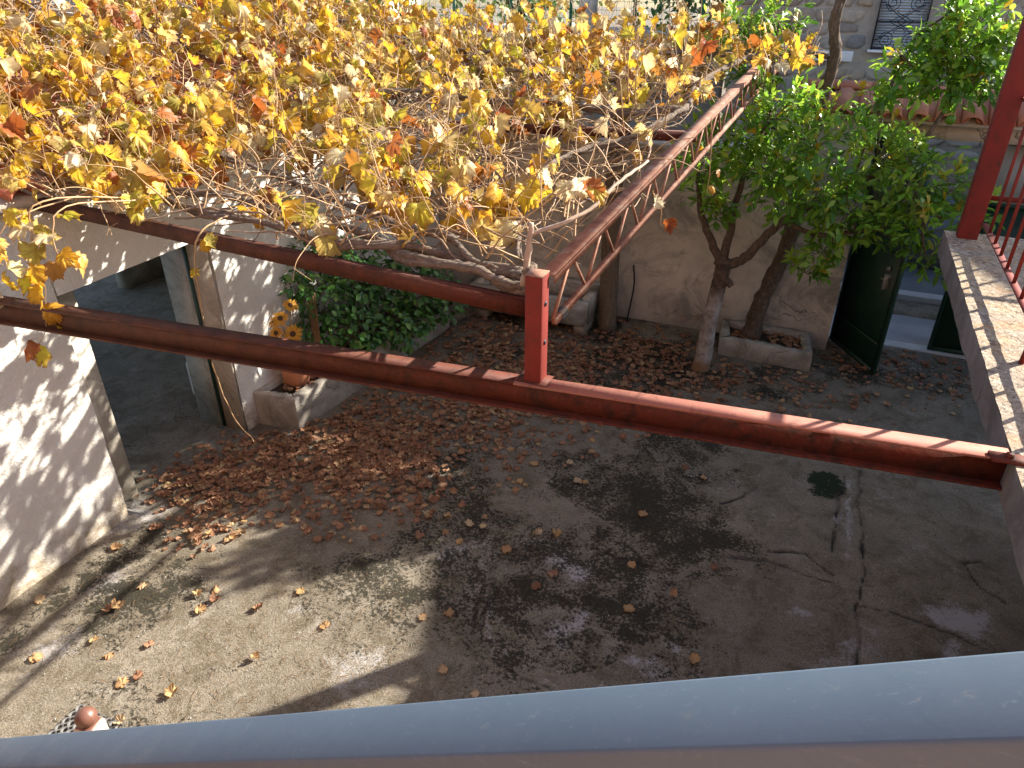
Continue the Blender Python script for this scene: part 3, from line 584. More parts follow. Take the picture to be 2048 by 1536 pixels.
DL = [grape_leaf(s_, c_, f_, d_) for s_, c_, f_, d_ in ((11, -.2, .15, -.1), (12, .2, .1, .1), (13, -.5, .45, .2), (14, .2, -.3, .2), (15, -.15, .05, .1), (16, .08, .05, 0), (17, -.05, .08, -.05), (18, .9, .6, .2))]
OL = [ell_leaf(s_, w_, f_, d_) for s_, w_, f_, d_ in ((1, .19, .35, .15), (2, .21, .2, .3), (3, .17, .5, .05), (4, .20, .1, .45))]
SL = [ell_leaf(s_, w_, f_, d_) for s_, w_, f_, d_ in ((5, .30, .25, .15), (6, .34, .15, .3), (7, .28, .4, .05))]
def split_leaves(parent, name, stuffname, Ls, matO, matS, pos, yd, zd, size, rnd, n_ind=300, limit_z=None):
    d = np.linalg.norm(pos-np.array([0, 0, 4.2]), axis=1); order = np.argsort(d-size*3); var = rng.integers(0, len(Ls), len(pos))
    meshes = [leaf_mesh(name, L, matO) for L in Ls]
    for i_ in order[:n_ind]: inst(name, meshes[var[i_]], parent, basis(yd[i_], zd[i_], size[i_], pos[i_]))
    rest = order[n_ind:]; m = MB()
    for v in range(len(Ls)):
        s_ = rest[var[rest] == v]; leaf_batch(m, Ls[v], pos[s_], yd[s_], zd[s_], size[s_], rnd[s_])
    o = m.build(stuffname, matS, parent, True); o['kind'] = 'stuff'; return o

# ------------------------------------------------------------------ steel: I-beam, pergola frame
ib0 = np.array([-5.04, 2.53]); ib1 = np.array([.945, 3.10])
ib = thing('steel_beam', (-2, 2.83, 2.45), 'long rust red steel I-beam crossing the yard from wall to terrace', 'beam')
def ibeam(name, p, q, ztop, h, w, tf, tw, parent, mat):
    m = MB(); a_ = (p[0], p[1]); b_ = (q[0], q[1])
    m.beam((*a_, ztop-h+tf/2), (*b_, ztop-h+tf/2), w, tf)
    o = m.build(name, mat, parent, bevel=.002)
    return o
ibeam('flange', ib0, ib1, 2.45, .155, .095, .012, .008, ib, M_STEEL)
MB().beam((*ib0, 2.45-.0775), (*ib1, 2.45-.0775), .010, .1305).build('web', M_STEEL, ib)
mid = ib0+(ib1-ib0)*.64
MB().beam((*ib0, 2.444), (*mid, 2.444), .095, .012).build('flange', M_STEEL, ib)
MB().beam((*(mid+(ib1-ib0)*.0004), 2.444), (*ib1, 2.444), .095, .012).build('flange', M_SUNPINK, ib)
MB().box((.86, 3.02, 2.4505), (1.06, 3.09, 2.462), .1).build('end_plate', M_STEEL, ib)
MB().tube([(.93, 3.055, 2.462), (.93, 3.055, 2.48)], .016, 6).build('bolt', M_STEEL, ib)

T0 = np.array([-1.085, 2.98, 2.985]); T1 = np.array([-.72, 9.62, 3.52])       # truss top chord axis
pf = thing('pergola_frame', (-1.09, 2.93, 2.45), 'rust red steel pergola frame with lattice truss, post and cross beams', 'pergola')
m = MB(); px, py = -1.13, 2.93                                         # channel post: open towards +x with bolt holes
m.box((px-.03, py-.045, 2.456), (px+.055, py-.037, 3.0)); m.box((px+.047, py-.037, 2.456), (px+.055, py+.045, 3.0)); m.box((px-.03, py-.037, 2.456), (px-.022, py+.045, 3.0))
m.box((px-.022, py+.02, 2.456), (px+.047, py+.028, 3.0)); po = m.build('post', M_RAIL, pf, bevel=.003)
MB().box((px-.031, py-.046, 3.0005), (px+.056, py+.046, 3.006)).build('cap', M_RUST, po)
MB().box((px-.07, py-.06, 2.4505), (px+.09, py+.05, 2.4555)).build('base_plate', M_STEEL, pf)
for zz in (2.86, 2.66): MB().tube([(px+.054, py+.0, zz), (px+.0595, py, zz)], .013, 8).build('bolt_hole', M_IRON, po)
m = MB(); m.beam((px-.03, py+.03, 2.80), (-5.03, 3.30, 2.80), .008, .084); m.beam((px-.03, py+.055, 2.838), (-5.03, 3.325, 2.838), .05, .008); m.beam((px-.03, py+.055, 2.762), (-5.03, 3.325, 2.762), .05, .008)
m.build('front_channel', M_STEEL, pf)
dT = T1-T0; Ltr = np.linalg.norm(dT); dn = dT/Ltr; low = np.array([0, 0, -.245])
MB().beam(T0, T1, .075, .012).build('top_chord', M_RUST, pf)
MB().beam(T0+np.array([.034, 0, -.022]), T1+np.array([.034, 0, -.022]), .008, .032).build('top_chord', M_RUST, pf)
MB().beam(T0+low+np.array([.028, .03, 0]), T1+low+np.array([.028, 0, 0]), .03, .034).build('bottom_chord', M_RUST, pf)
nd = 30
for k_ in range(nd):
    a_ = T0+dT*(k_+.1)/nd+np.array([.024, 0, -.006]); b_ = T0+dT*(k_+.95)/nd+np.array([.024, 0, -.006])
    if k_ % 2: MB().tube([a_+np.array([0, 0, -.008]), b_+low+np.array([0, 0, .018])], .0095, 5).build('lattice_bar', M_RUST, pf)
    else: MB().tube([a_+low+np.array([0, 0, .018]), b_+np.array([0, 0, -.008])], .0095, 5).build('lattice_bar', M_RUST, pf)
for k_ in range(5):                                                        # wire binding on the bottom chord
    t = np.linspace(0, 2*np.pi, 14); c_ = T0+low+dn*(.05+.014*k_)+np.array([.028, .03, 0])
    MB().tube([c_+np.array([.026*math.cos(a_), .006*math.sin(2*a_), .026*math.sin(a_)]) for a_ in t], .0028, 4).build('wire_tie', M_IRON, pf)
lat = T0+dT*.395
MB().beam(lat+np.array([.03, 0, -.045]), (-5.1, 5.9, 2.98), .055, .07).build('cross_beam', M_STEEL, pf)
lat2 = T0+dT*.95
MB().beam(lat2+np.array([.03, 0, -.045]), (-5.1, 9.3, 3.3), .055, .07).build('cross_beam', M_STEEL, pf)
MB().beam((-.72, 9.42, 0.0), (-.72, 9.42, 3.25), .05, .05, (0, 1, 0)) if False else None
MB().box((-.745, 9.45, 2.37), (-.695, 9.50, 3.28)).build('post', M_STEEL, pf)
m = MB()
tag(MB().tube(smoothpath([(-2.31, 8.75, -.03), (-2.33, 8.76, .8), (-2.34, 8.74, 1.8), (-2.33, 8.75, 3.2)], 6, .004), np.linspace(.13, .10, 19), 10, jit=.03).build('wooden_pole', M_POLE, smooth=True), 'thick weathered wooden pole holding up the pergola by the wall', 'pole')

tag(MB().tube(smoothpath([(-2.10, 8.98, .02), (-2.08, 9.02, .25), (-2.06, 9.06, .55), (-2.10, 9.10, .8)], 6), .012, 6).build('hose', M_IRON), 'short black hose rising beside the wooden pole', 'hose')
# ------------------------------------------------------------------ terrace slab, railing, stair handrail, own house
te = thing('terrace', (2.5, 2.6, 2.27), 'rough concrete terrace slab with sunlit top at the right edge', 'terrace')
m = MB()
def SF(u, v): 
    x = .95+2.6*u; y = -.9+7.28*v
    return x-.008*(fbm(y*9, y*0, 3, 3)-.5)*(u < .01), y, 2.452+.012*(fbm(x*8, y*8, 4, 12)-.5)
m.grid(SF, 90, 250)
m.build('slab', M_SLAB, te)
m = MB(); m.grid(lambda u, v: (.95-.02*(fbm((-.9+7.28*v)*5, u*2, 4, 33)-.5)+0*u, -.9+7.28*v, 2.27+.18*u), 8, 250)
m.grid(lambda u, v: (.95+2.6*v, 6.38+0*u, 2.27+.18*u), 2, 10)
m.box((.96, -.9, 2.272), (3.54, 6.375, 2.43)); m.build('slab_edge', M_EDGE, te)
m = MB(); m.box((-.75, -1.15, 2.30), (.93, .45, 2.45)); m.build('landing', M_SLAB, te)
MB().box((3.0, -1.1, 0), (3.3, 6.3, 2.268)).build('added_shade_wall', M_PIER, te)  # unseen wall, added to keep light out from under the slab
ra = thing('terrace_railing', (1.15, 6.25, 2.45), 'red painted steel railing with upright bars on the terrace slab', 'railing')
m = MB(); m.box((1.02, 6.20, 2.44), (1.155, 6.215, 4.6)); m.box((1.02, 6.215, 2.44), (1.035, 6.31, 4.6)); m.box((1.14, 6.215, 2.44), (1.155, 6.31, 4.6)); m.box((1.0355, 6.295, 2.44), (1.1395, 6.31, 4.6))
m.build('corner_post', M_RAIL, ra, bevel=.004)
MB().beam((1.17, 6.2, 2.58), (1.18, 2.6, 2.58), .04, .010).build('bottom_rail', M_RAIL, ra)
MB().beam((1.17, 6.2, 3.45), (1.18, 2.6, 3.45), .045, .02).build('top_rail', M_RAIL, ra)
MB().beam((1.158, 6.25, 2.76), (3.5, 6.25, 2.76), .012, .035).build('end_rail', M_RAIL, ra)
MB().beam((1.158, 6.25, 3.45), (3.5, 6.25, 3.45), .04, .02).build('end_rail', M_RAIL, ra)
for k_ in range(13):
    y = 5.97-k_*.262
    if y > 2.7: MB().beam((1.173, y, 2.585 if k_ != 7 else 2.445), (1.173, y, 3.44), .018, .018, (0, 1, 0)).build('baluster', M_RAIL, ra)
for y in (4.05,): MB().beam((1.12, y, 2.445), (1.155, y, 3.44), .022, .018, (0, 1, 0)).build('strut', M_RAIL, ra)
for x in np.arange(1.5, 3.5, .26): MB().beam((x, 6.25, 2.78), (x, 6.25, 3.44), .018, .018, (0, 1, 0)).build('baluster', M_RAIL, ra)
ha = thing('stair_handrail', (-.16, .36, 2.6), 'smooth grey blue metal handrail sloping across the bottom of the view', 'handrail')
def hr(x): return 3.6445-.634*(-.16-x)
MB().beam((1.2, .3575, hr(1.2)-.02), (-3.6, .3575, hr(-3.6)-.02), .065, .04, (.54, 0, -.84) if False else (0, 0, 1)).build('rail', M_RAILB, ha, bevel=.004)
for x in np.arange(-3.4, .9, .14):
    zb = 2.45 if x > -.75 else max(.0, 2.45-.64*(-.75-x))
    MB().tube([(x, .3575, zb), (x, .3575, hr(x)-.04)], .008, 6).build('baluster', M_RAILB, ha)
st = thing('staircase', (-2.6, -.2, 0), 'concrete flight of steps below the grey blue handrail', 'stairs')
for k_ in range(14):
    x1 = -.75-k_*.262; zt = 2.45-(k_+1)*.168
    if zt > .02: MB().box((x1-.262, -1.15, -.02), (x1-.001, .42, zt)).build('step', M_SLAB, st)
hs = thing('house', (0, -1.3, 0), 'ochre rendered house behind the staircase landing', 'house')
MB().box((-9, -6, 0), (8, -1.2, 6.6)).build('wall', M_HOUSE, hs)
nw = thing('newel_post', (-2.56, 1.17, 0), 'square newel post topped by a brown ball at bottom left', 'post')
MB().box((-2.605, 1.125, 0), (-2.515, 1.215, 1.265), .1).build('shaft', M_NEWEL, nw, bevel=.004)
MB().box((-2.60, 1.13, 1.2655), (-2.52, 1.21, 1.275), .1).build('cap', M_BROWN, nw, bevel=.005)
m = MB(); m.grid(lambda u, v: (-2.56+.046*np.sin(v*np.pi)*np.cos(u*2*np.pi), 1.17+.046*np.sin(v*np.pi)*np.sin(u*2*np.pi), 1.312+.046*np.cos(v*np.pi)), 25, 15); m.build('ball', M_BROWN, nw, True)

# rubber mat with round holes
m = MB(); k8 = 8; ca, sa = 1., 0.
for i_ in range(8):
    for j_ in range(8):
        cx_, cy_ = i_*.05, j_*.05+(.025 if False else 0)
        ang = np.arange(8)/8*2*np.pi+np.pi/8; rr_ = .0165
        sqv = np.array([(.025, .0103), (.0103, .025), (-.0103, .025), (-.025, .0103), (-.025, -.0103), (-.0103, -.025), (.0103, -.025), (.025, -.0103)])
        inn = np.stack([rr_*np.cos(ang), rr_*np.sin(ang)], -1)
        P = np.concatenate([sqv, inn, inn])+np.array([cx_, cy_]); zz = np.array([.022]*16+[.004]*8)
        xy = np.stack([P[:, 0]*ca-P[:, 1]*sa, P[:, 0]*sa+P[:, 1]*ca], -1)
        V = np.concatenate([xy+np.array([-3.80, 1.375]), zz[:, None]], 1)
        m.add(V, quads=[(a_, (a_+1) % 8, 8+(a_+1) % 8, 8+a_) for a_ in range(8)]+[(8+a_, 8+(a_+1) % 8, 16+(a_+1) % 8, 16+a_) for a_ in range(8)])
tag(m.build('rubber_mat', M_RUBBER), 'grey rubber mat with round holes on the sunny ground', 'mat')

# ------------------------------------------------------------------ planters, bench, pot, sunflowers
def planter(name, C4, h, rim, label, mats=M_CONC, jit=.006):
    C4 = np.array(C4, float); c0 = C4.mean(0); p = thing(name, (c0[0], c0[1], 0), label, 'planter')
    n = 4
    for i_ in range(4):
        a_, b_ = C4[i_], C4[(i_+1) % 4]; ia = a_+(c0-a_)/np.abs(c0-a_)*rim; ib_ = b_+(c0-b_)/np.abs(c0-b_)*rim
        nn = 16; t = np.linspace(0, 1, nn)[:, None]
        O = a_+(b_-a_)*t; I = ia+(ib_-ia)*t
        m = MB(); rows = []
        prof = [(0, -.05), (0, h*.5), (0, h-.012), (.12, h), (.88, h-.004), (1, h-.02), (1, -.05)]
        for f_, z_ in prof:
            xy = O+(I-O)*f_; rows.append(np.concatenate([xy+rng.normal(0, jit*.6, xy.shape), np.full((nn, 1), z_)+rng.normal(0, jit*(z_ > .1), (nn, 1))], 1))
        V = np.concatenate(rows); q = [(r_*nn+k_, r_*nn+k_+1, (r_+1)*nn+k_+1, (r_+1)*nn+k_) for r_ in range(len(prof)-1) for k_ in range(nn-1)]
        m.add(V, quads=q); m.build('side_wall', mats, p)
    I4 = C4+(c0-C4)/np.abs(c0-C4)*rim*.9
    m = MB(); m.grid(lambda u, v: ((I4[0, 0]*(1-u)+I4[1, 0]*u)*(1-v)+(I4[3, 0]*(1-u)+I4[2, 0]*u)*v, (I4[0, 1]*(1-u)+I4[1, 1]*u)*(1-v)+(I4[3, 1]*(1-u)+I4[2, 1]*u)*v, h-.07+.05*(fbm(u*9, v*9, 3, 66)-.5)), 30, 30); m.build('soil', M_SOIL, p, True)
    return p
planter('planter', [(-5.10, 4.96), (-4.56, 5.02), (-4.28, 7.9), (-5.04, 7.9)], .38, .10, 'long concrete planter holding green shrub and sunflower pot along the white wall')
planter('planter', [(-.80, 8.52), (.30, 8.48), (.22, 9.12), (-.86, 9.12)], .24, .11, 'short low concrete planter at the foot of the old vine trunk')
be = thing('concrete_trough', (-3.3, 8.7, 0), 'grey concrete trough on blocks against the beige wall', 'trough')
m = MB(); m.box((-4.15, 8.28, .17), (-2.47, 8.40, .50)); m.box((-4.15, 8.95, .17), (-2.47, 9.08, .50)); m.box((-4.15, 8.40, .17), (-4.03, 8.95, .50)); m.box((-2.59, 8.40, .17), (-2.47, 8.95, .50)); m.box((-4.03, 8.40, .17), (-2.59, 8.95, .28)); m.build('basin', M_CONC, be)
MB().box((-2.66, 8.36, -.01), (-2.50, 9.0, .168)).build('block', M_CONC, be); MB().box((-4.1, 8.36, -.01), (-3.94, 9.0, .168)).build('block', M_CONC, be)
pot = thing('terracotta_pot', (-4.82, 5.36, .32), 'round terracotta pot half hidden in the front corner of the planter', 'pot')
prof = [(.09, .30), (.135, .36), (.15, .46), (.135, .54), (.125, .56), (.145, .565), (.145, .60), (.125, .60), (.115, .54)]
m = MB(); m.grid(lambda u, v: (-4.82+np.interp(v, np.linspace(0, 1, 9), [p[0] for p in prof])*np.cos(u*2*np.pi), 5.40+np.interp(v, np.linspace(0, 1, 9), [p[0] for p in prof])*np.sin(u*2*np.pi), np.interp(v, np.linspace(0, 1, 9), [p[1] for p in prof])), 25, 25); m.build('body', M_POT, pot, True)
m = MB(); m.grid(lambda u, v: (-4.82+.12*v*np.cos(u*2*np.pi), 5.40+.12*v*np.sin(u*2*np.pi), .55+.02*v), 20, 4); m.build('soil', M_SOIL, pot)
sf = thing('sunflower_bunch', (-4.82, 5.40, .55), 'bunch of yellow sunflowers standing in the terracotta pot', 'flowers')
cdir = np.array([4.85, -5.3, 3.1])
for (p, nd_, r_) in (((-4.80, 5.28, 1.14), (.5, -.6, .8), .085), ((-4.76, 5.38, .93), (.75, -.75, .3), .095), ((-4.84, 5.23, .99), (.1, -.9, .5), .08), ((-4.82, 5.48, 1.20), (.6, -.2, .9), .08), ((-4.93, 5.33, 1.06), (0., -.6, .8), .07)):
    p = np.array(p); r_ = r_*.8; nn = np.array(nd_)/np.linalg.norm(nd_); ax = np.cross(nn, (0, 0, 1.)); ax /= np.linalg.norm(ax); ay = np.cross(nn, ax)
    dsc = MB(); an = np.linspace(0, 2*np.pi, 14)[:-1]
    dsc.add([p+nn*.014]+[p+(ax*math.cos(a_)+ay*math.sin(a_))*r_*.42+nn*.006 for a_ in an], [(0, 1+i_, 1+(i_+1) % 13) for i_ in range(13)])
    head = dsc.build('flower_disc', M_DISC, sf)
    for lay in range(2):
        for k_ in range(15):
            a_ = 2*math.pi*(k_+.5*lay)/15+random.uniform(-.08, .08); d_ = ax*math.cos(a_)+ay*math.sin(a_); t_ = np.cross(nn, d_); lift = random.uniform(-.25, .2)
            c_ = p+nn*(.004*lay); q_ = r_*random.uniform(1.2, 1.6); w_ = r_*.11
            V = [c_+d_*r_*.38-t_*w_*.6, c_+d_*r_*.38+t_*w_*.6, c_+d_*q_*.7+t_*w_+nn*lift*.02, c_+d_*q_*.7-t_*w_+nn*lift*.02, c_+d_*q_+nn*lift*.06]
            MB().add(V, [(3, 2, 4)], [(0, 1, 2, 3)]).build('petal', M_PETAL, head)
    MB().tube(smoothpath([p, p*.5+np.array((-4.82, 5.40, .6))*.5+rng.normal(0, .02, 3), (-4.82+random.uniform(-.03, .03), 5.40+random.uniform(-.03, .03), .56)], 6), .006, 5).build('stem', M_STEM, sf)
for k_ in range(5): MB().tube(smoothpath([(-4.70+.03*k_, 5.62+.02*k_, .40), (-4.74+.02*k_, 5.68, .75), (-4.82+.03*k_, 5.74, 1.1+.04*k_)], 5), .007, 5).build('stem', M_STEM, sf)

# ------------------------------------------------------------------ shrub in the long planter
sb = thing('shrub', (-4.7, 6.2, .34), 'dense dark green shrub with glossy rounded leaves in the long planter', 'shrub')
cl = [(-5.0, 6.05, 1.60, .20), (-5.0, 5.85, 1.30, .22), (-4.80, 6.0, 1.05, .28), (-4.72, 6.5, 1.18, .32), (-4.62, 7.0, .95, .34), (-4.50, 6.1, .72, .28), (-4.42, 7.4, .62, .28), (-4.32, 7.0, .48, .24), (-4.82, 5.85, .78, .22), (-4.75, 6.7, .75, .32), (-4.2, 7.3, .42, .16), (-4.22, 6.75, .36, .15), (-4.9, 6.4, 1.4, .25), (-4.55, 6.45, .55, .25), (-4.15, 7.75, .62, .14), (-4.6, 7.5, 1.0, .3), (-4.85, 6.9, 1.3, .25), (-4.25, 7.2, .75, .26), (-4.1, 7.6, .5, .2), (-4.3, 6.6, .6, .24), (-4.45, 7.8, .8, .24)]
st0 = [(-4.8, 6.0, .34), (-4.75, 6.5, .34), (-4.7, 7.1, .34)]
P, YD, ZD, S, Rn = [], [], [], [], []; tw = MB()
for ci, (x, y, z_, r_) in enumerate(cl):
    c_ = np.array([x, y, z_]); b_ = np.array(min(st0, key=lambda q: np.hypot(q[0]-x, q[1]-y)))
    tw.tube(smoothpath([b_, b_*.5+c_*.5+rng.normal(0, .04, 3), c_], 5), np.linspace(.014, .006, 11), 5)
    for k_ in range(int(150*(r_/.28)**2)):
        d_ = rng.normal(0, 1, 3); d_ /= np.linalg.norm(d_); e_ = c_+d_*r_*random.uniform(.55, 1.05)*np.array([1, 1.1, .9]); e_[0] = max(e_[0], -5.02)
        if e_[2] < .2: continue
        if k_ % 3 == 0: tw.tube([c_+d_*r_*.3, e_], .0025, 3, False)
        P.append(e_); YD.append(d_*np.array([1, 1, .4])+rng.normal(0, .5, 3)+np.array([.2, -.2, -.25])); ZD.append(d_*.6+np.array([.2, -.1, .9])+rng.normal(0, .35, 3)); S.append(random.uniform(.065, .11)); Rn.append(random.random())
tw.build('branches', M_BARK, sb)
split_leaves(sb, 'leaf', 'foliage', SL, M_SLEAF, M_SLEAFS, np.array(P), np.array(YD), np.array(ZD), np.array(S), np.array(Rn))

# ------------------------------------------------------------------ citrus tree
ot = thing('citrus_tree', (-.9, 8.07, 0), 'citrus tree with limewashed trunk and glossy bright green leaves by the gate', 'tree')
tr = MB()
tr.tube(smoothpath([(-.93, 8.05, -.05), (-.91, 8.06, .2), (-.90, 8.07, .64), (-.86, 8.07, 1.08), (-.84, 8.07, 1.30), (-.85, 8.08, 1.40)], 7), np.interp(np.linspace(0, 1, 36), [0, .1, .5, .8, .92, 1], [.115, .105, .085, .085, .115, .07]), 14, jit=.035)
tr.tube(smoothpath([(-.83, 8.05, 1.12), (-.76, 8.0, 1.17), (-.71, 7.98, 1.13)], 5), np.linspace(.06, .035, 11), 9, jit=.05)
tr.build('trunk', M_TRUNK, ot, True)
limbs = [[(-.86, 8.07, 1.34), (-1.02, 8.05, 1.62), (-1.18, 8.03, 1.97), (-1.22, 7.95, 2.35)], [(-.85, 8.07, 1.36), (-.83, 8.1, 1.75), (-.80, 8.1, 2.15), (-.70, 8.0, 2.6), (-.6, 8.0, 3.0)], [(-.83, 8.07, 1.33), (-.62, 8.05, 1.45), (-.46, 8.05, 1.70), (-.20, 8.05, 2.0), (.25, 8.1, 2.3), (.75, 8.2, 2.7), (1.0, 8.3, 3.2)], [(-.3, 8.05, 1.9), (.1, 7.9, 1.85), (.55, 7.8, 2.0), (.95, 7.75, 2.1)], [(.25, 8.1, 2.3), (.35, 8.3, 2.8), (.45, 8.4, 3.3), (.55, 8.4, 3.7)]]
lr = [(.055, .02), (.05, .015), (.062, .016), (.03, .012), (.025, .01)]
lm = MB()
for L_, (a_, b_) in zip(limbs, lr):
    pth = smoothpath(L_, 6, .006); lm.tube(pth, np.linspace(a_, b_, len(pth)), 8, jit=.05)
crown = [(-1.15, 7.9, 2.50, .30), (-1.0, 8.0, 2.15, .26), (-.85, 7.9, 2.75, .34), (-.55, 7.95, 2.95, .34), (-.5, 7.8, 2.45, .36), (-.15, 7.9, 2.75, .38), (0., 7.8, 2.35, .36), (.3, 7.8, 2.15, .30), (.15, 7.75, 1.75, .22), (.02, 7.75, 1.48, .16), (.45, 8.0, 2.6, .36), (.75, 8.0, 2.62, .26), (.85, 7.9, 2.4, .32), (1.0, 7.8, 2.05, .26), (1.1, 7.85, 1.72, .20), (1.15, 8.0, 2.40, .24), (.34, 8.3, 3.08, .22), (.58, 8.3, 3.42, .22), (.80, 8.35, 3.74, .26), (.95, 8.3, 3.55, .34), (.9, 8.3, 3.32, .24), (.5, 8.3, 3.3, .22), (1.25, 8.4, 3.45, .24), (-.85, 8.7, 3.35, .28), (-1.1, 8.9, 3.65, .30), (-.75, 9.0, 3.75, .26), (.55, 7.75, 2.02, .24), (-.35, 8.3, 2.1, .28), (1.35, 8.1, 2.2, .24), (.86, 8.35, 4.02, .14), (1.22, 8.4, 3.75, .16), (-.95, 7.85, 1.95, .16), (1.0, 8.3, 3.78, .26), (1.3, 8.35, 3.62, .24), (.78, 8.3, 3.5, .22), (1.12, 8.3, 3.32, .22)]
allp = np.concatenate([smoothpath(L_, 6) for L_ in limbs])
P, YD, ZD, S, Rn = [], [], [], [], []; tw = MB()
for (x, y, z_, r_) in crown:
    c_ = np.array([x, y, z_]); nb = allp[np.argmin(np.linalg.norm(allp-c_, axis=1))]
    lm.tube(smoothpath([nb, nb*.5+c_*.5+rng.normal(0, .05, 3), c_], 5), np.linspace(.013, .007, 11), 5)
    for k_ in range(int(33*(r_/.3)**2)):
        d_ = rng.normal(0, 1, 3); d_ /= np.linalg.norm(d_); s0 = c_+d_*r_*random.uniform(0, .5); e_ = c_+d_*r_*random.uniform(.8, 1.5); e_[2] += random.uniform(-.02, .07)
        pth = smoothpath([s0, (s0+e_)/2+rng.normal(0, .02, 3), e_], 3); tw.tube(pth, np.linspace(.004, .002, len(pth)), 4, False)
        base = random.random()*.62+.22*(d_[2] > .2)
        for t_ in np.linspace(.25, 1, random.randint(6, 9)):
            q_ = s0+(e_-s0)*t_; a_ = rng.normal(0, 1, 3); dd = (e_-s0)/np.linalg.norm(e_-s0)
            P.append(q_); YD.append(dd*.7+a_*.55+np.array([0, 0, .05])); ZD.append(np.array([.15, -.1, 1.])+rng.normal(0, .45, 3)); S.append(random.uniform(.085, .135)); Rn.append(min(1, base+random.uniform(0, .25)+(.2 if random.random() < .03 else 0)))
lm.build('limbs', M_BARK, ot, True); tw.build('twigs', plain('green_twig', (.10, .13, .04), (.14, .12, .06), 9, .7, 0), ot)
split_leaves(ot, 'leaf', 'crown', OL, M_OLEAF, M_OLEAFS, np.array(P), np.array(YD), np.array(ZD), np.array(S), np.array(Rn))
m = MB(); m.grid(lambda u, v: (.98+.045*np.sin(v*np.pi)*np.cos(u*2*np.pi), 8.02+.045*np.sin(v*np.pi)*np.sin(u*2*np.pi), 3.02+.045*np.cos(v*np.pi)), 13, 9); m.build('fruit', M_OLEAF, ot, True)

# ------------------------------------------------------------------ grape vine
gv = thing('grape_vine', (-.45, 8.85, .2), 'sprawling grape vine with yellow autumn leaves covering the pergola', 'vine')
tk = MB()
for k_ in range(3):
    ph = k_*2.1; base = smoothpath([(-.48, 8.84, .12), (-.42, 8.85, .5), (-.36, 8.86, .9), (-.22, 8.86, 1.45), (-.18, 8.88, 2.1), (-.20, 8.88, 2.6), (-.17, 8.88, 3.1), (-.12, 8.88, 3.45), (-.2, 8.88, 3.75), (-.15, 8.9, 4.1)], 7)
    t = np.linspace(0, 1, len(base)); off = np.stack([np.cos(ph+t*9), np.sin(ph+t*9), 0*t], -1)*np.interp(t, [0, .3, 1], [.05, .035, .018])[:, None]
    tk.tube(base+off+rng.normal(0, .004, base.shape), np.interp(t, [0, .1, .35, 1], [.085, .065, .055, .035])*(1+.12*np.sin(t*40+ph)), 9, jit=.10)
tk.build('trunk', M_BARK, gv)
def zc(x, y): return 2.875+.085*(y-3.0)+.30*np.maximum(0, -4.75-x)+.04*np.sin(x*2.1+y*1.7)
def cordon(pts, r0, r1, strands=2, tw_=12):
    m = MB(); base = smoothpath(pts, 12); t = np.linspace(0, 1, len(base))
    base = base+.02*np.stack([np.sin(t*31), np.sin(t*27+1), np.sin(t*23+2)], -1)
    for k_ in range(strands):
        off = np.stack([0*t, np.cos(k_*math.pi*2/strands+t*tw_), np.sin(k_*math.pi*2/strands+t*tw_)], -1)*r0*.55
        m.tube(base+off+rng.normal(0, .0035, base.shape), np.linspace(r0, r1, len(base))*(1+.15*np.sin(t*55+k_)), 8, jit=.10)
    return m.build('cordon', M_CORDON, gv)
cordon([(-1.2, 3.00, 2.97), (-1.24, 3.06, 2.88), (-1.48, 3.09, 2.875), (-1.84, 3.16, 2.89), (-2.21, 3.29, 2.90), (-2.65, 3.40, 2.91), (-3.06, 3.50, 2.91), (-3.59, 3.65, 2.90), (-4.09, 3.60, 2.93), (-4.9, 3.5, 3.0)], .026, .014)
cordon([(-1.24, 3.10, 2.88), (-1.75, 3.26, 2.90), (-2.14, 3.20, 2.90), (-2.71, 3.26, 2.89), (-3.38, 3.37, 2.88), (-4.18, 3.54, 2.90), (-4.77, 3.46, 2.93), (-5.4, 3.3, 3.15)], .024, .013)
cordon([(-1.26, 3.12, 2.87), (-1.6, 3.22, 2.93), (-2.0, 3.42, 2.95), (-2.6, 3.62, 2.95), (-3.3, 3.95, 2.98), (-4.1, 4.2, 3.0), (-5, 4.3, 3.1)], .020, .011)
cordon([(-.2, 8.88, 3.42), (-.6, 8.7, 3.5), (-1.0, 7.9, 3.42), (-1.15, 6.8, 3.34), (-1.1, 5.9, 3.26), (-1.25, 5.5, 3.2), (-1.6, 4.9, 3.1), (-1.7, 4.2, 3.0), (-1.35, 3.3, 2.92)], .026, .012)
cordon([(-.6, 8.72, 3.5), (-1.6, 8.4, 3.45), (-3, 8.2, 3.42), (-4.6, 8.3, 3.45), (-6, 8.2, 3.75)], .024, .012)
cordon([(-1.1, 5.95, 3.26), (-2.2, 6.1, 3.22), (-3.5, 6.3, 3.22), (-4.8, 6.0, 3.25), (-6.2, 6.1, 3.55)], .022, .012)
cordon([(-1.15, 6.8, 3.34), (-2.2, 7.2, 3.3), (-3.6, 7.3, 3.34), (-5, 7.0, 3.4)], .02, .010)
m = MB(); m.tube(smoothpath([(-1.21, 3.0, 2.9), (-1.20, 3.02, 3.05), (-1.19, 3.03, 3.2)], 5, .002), np.linspace(.02, .012, 11), 7, jit=.08)
m.tube(smoothpath([(-1.20, 3.03, 3.14), (-1.02, 3.25, 3.2), (-.92, 3.55, 3.3), (-.86, 3.85, 3.34)], 6, .002), np.linspace(.012, .007, 19), 6, jit=.08); m.build('spur', plain('bleached_spur', (.44, .33, .25), (.27, .19, .13), 14, .85, .4), gv)
canes = MB(); shoots = MB()
def inside(x, y): return -9 < x < (-1.12+.055*(y-3)) and 3.12 < y < 9.6
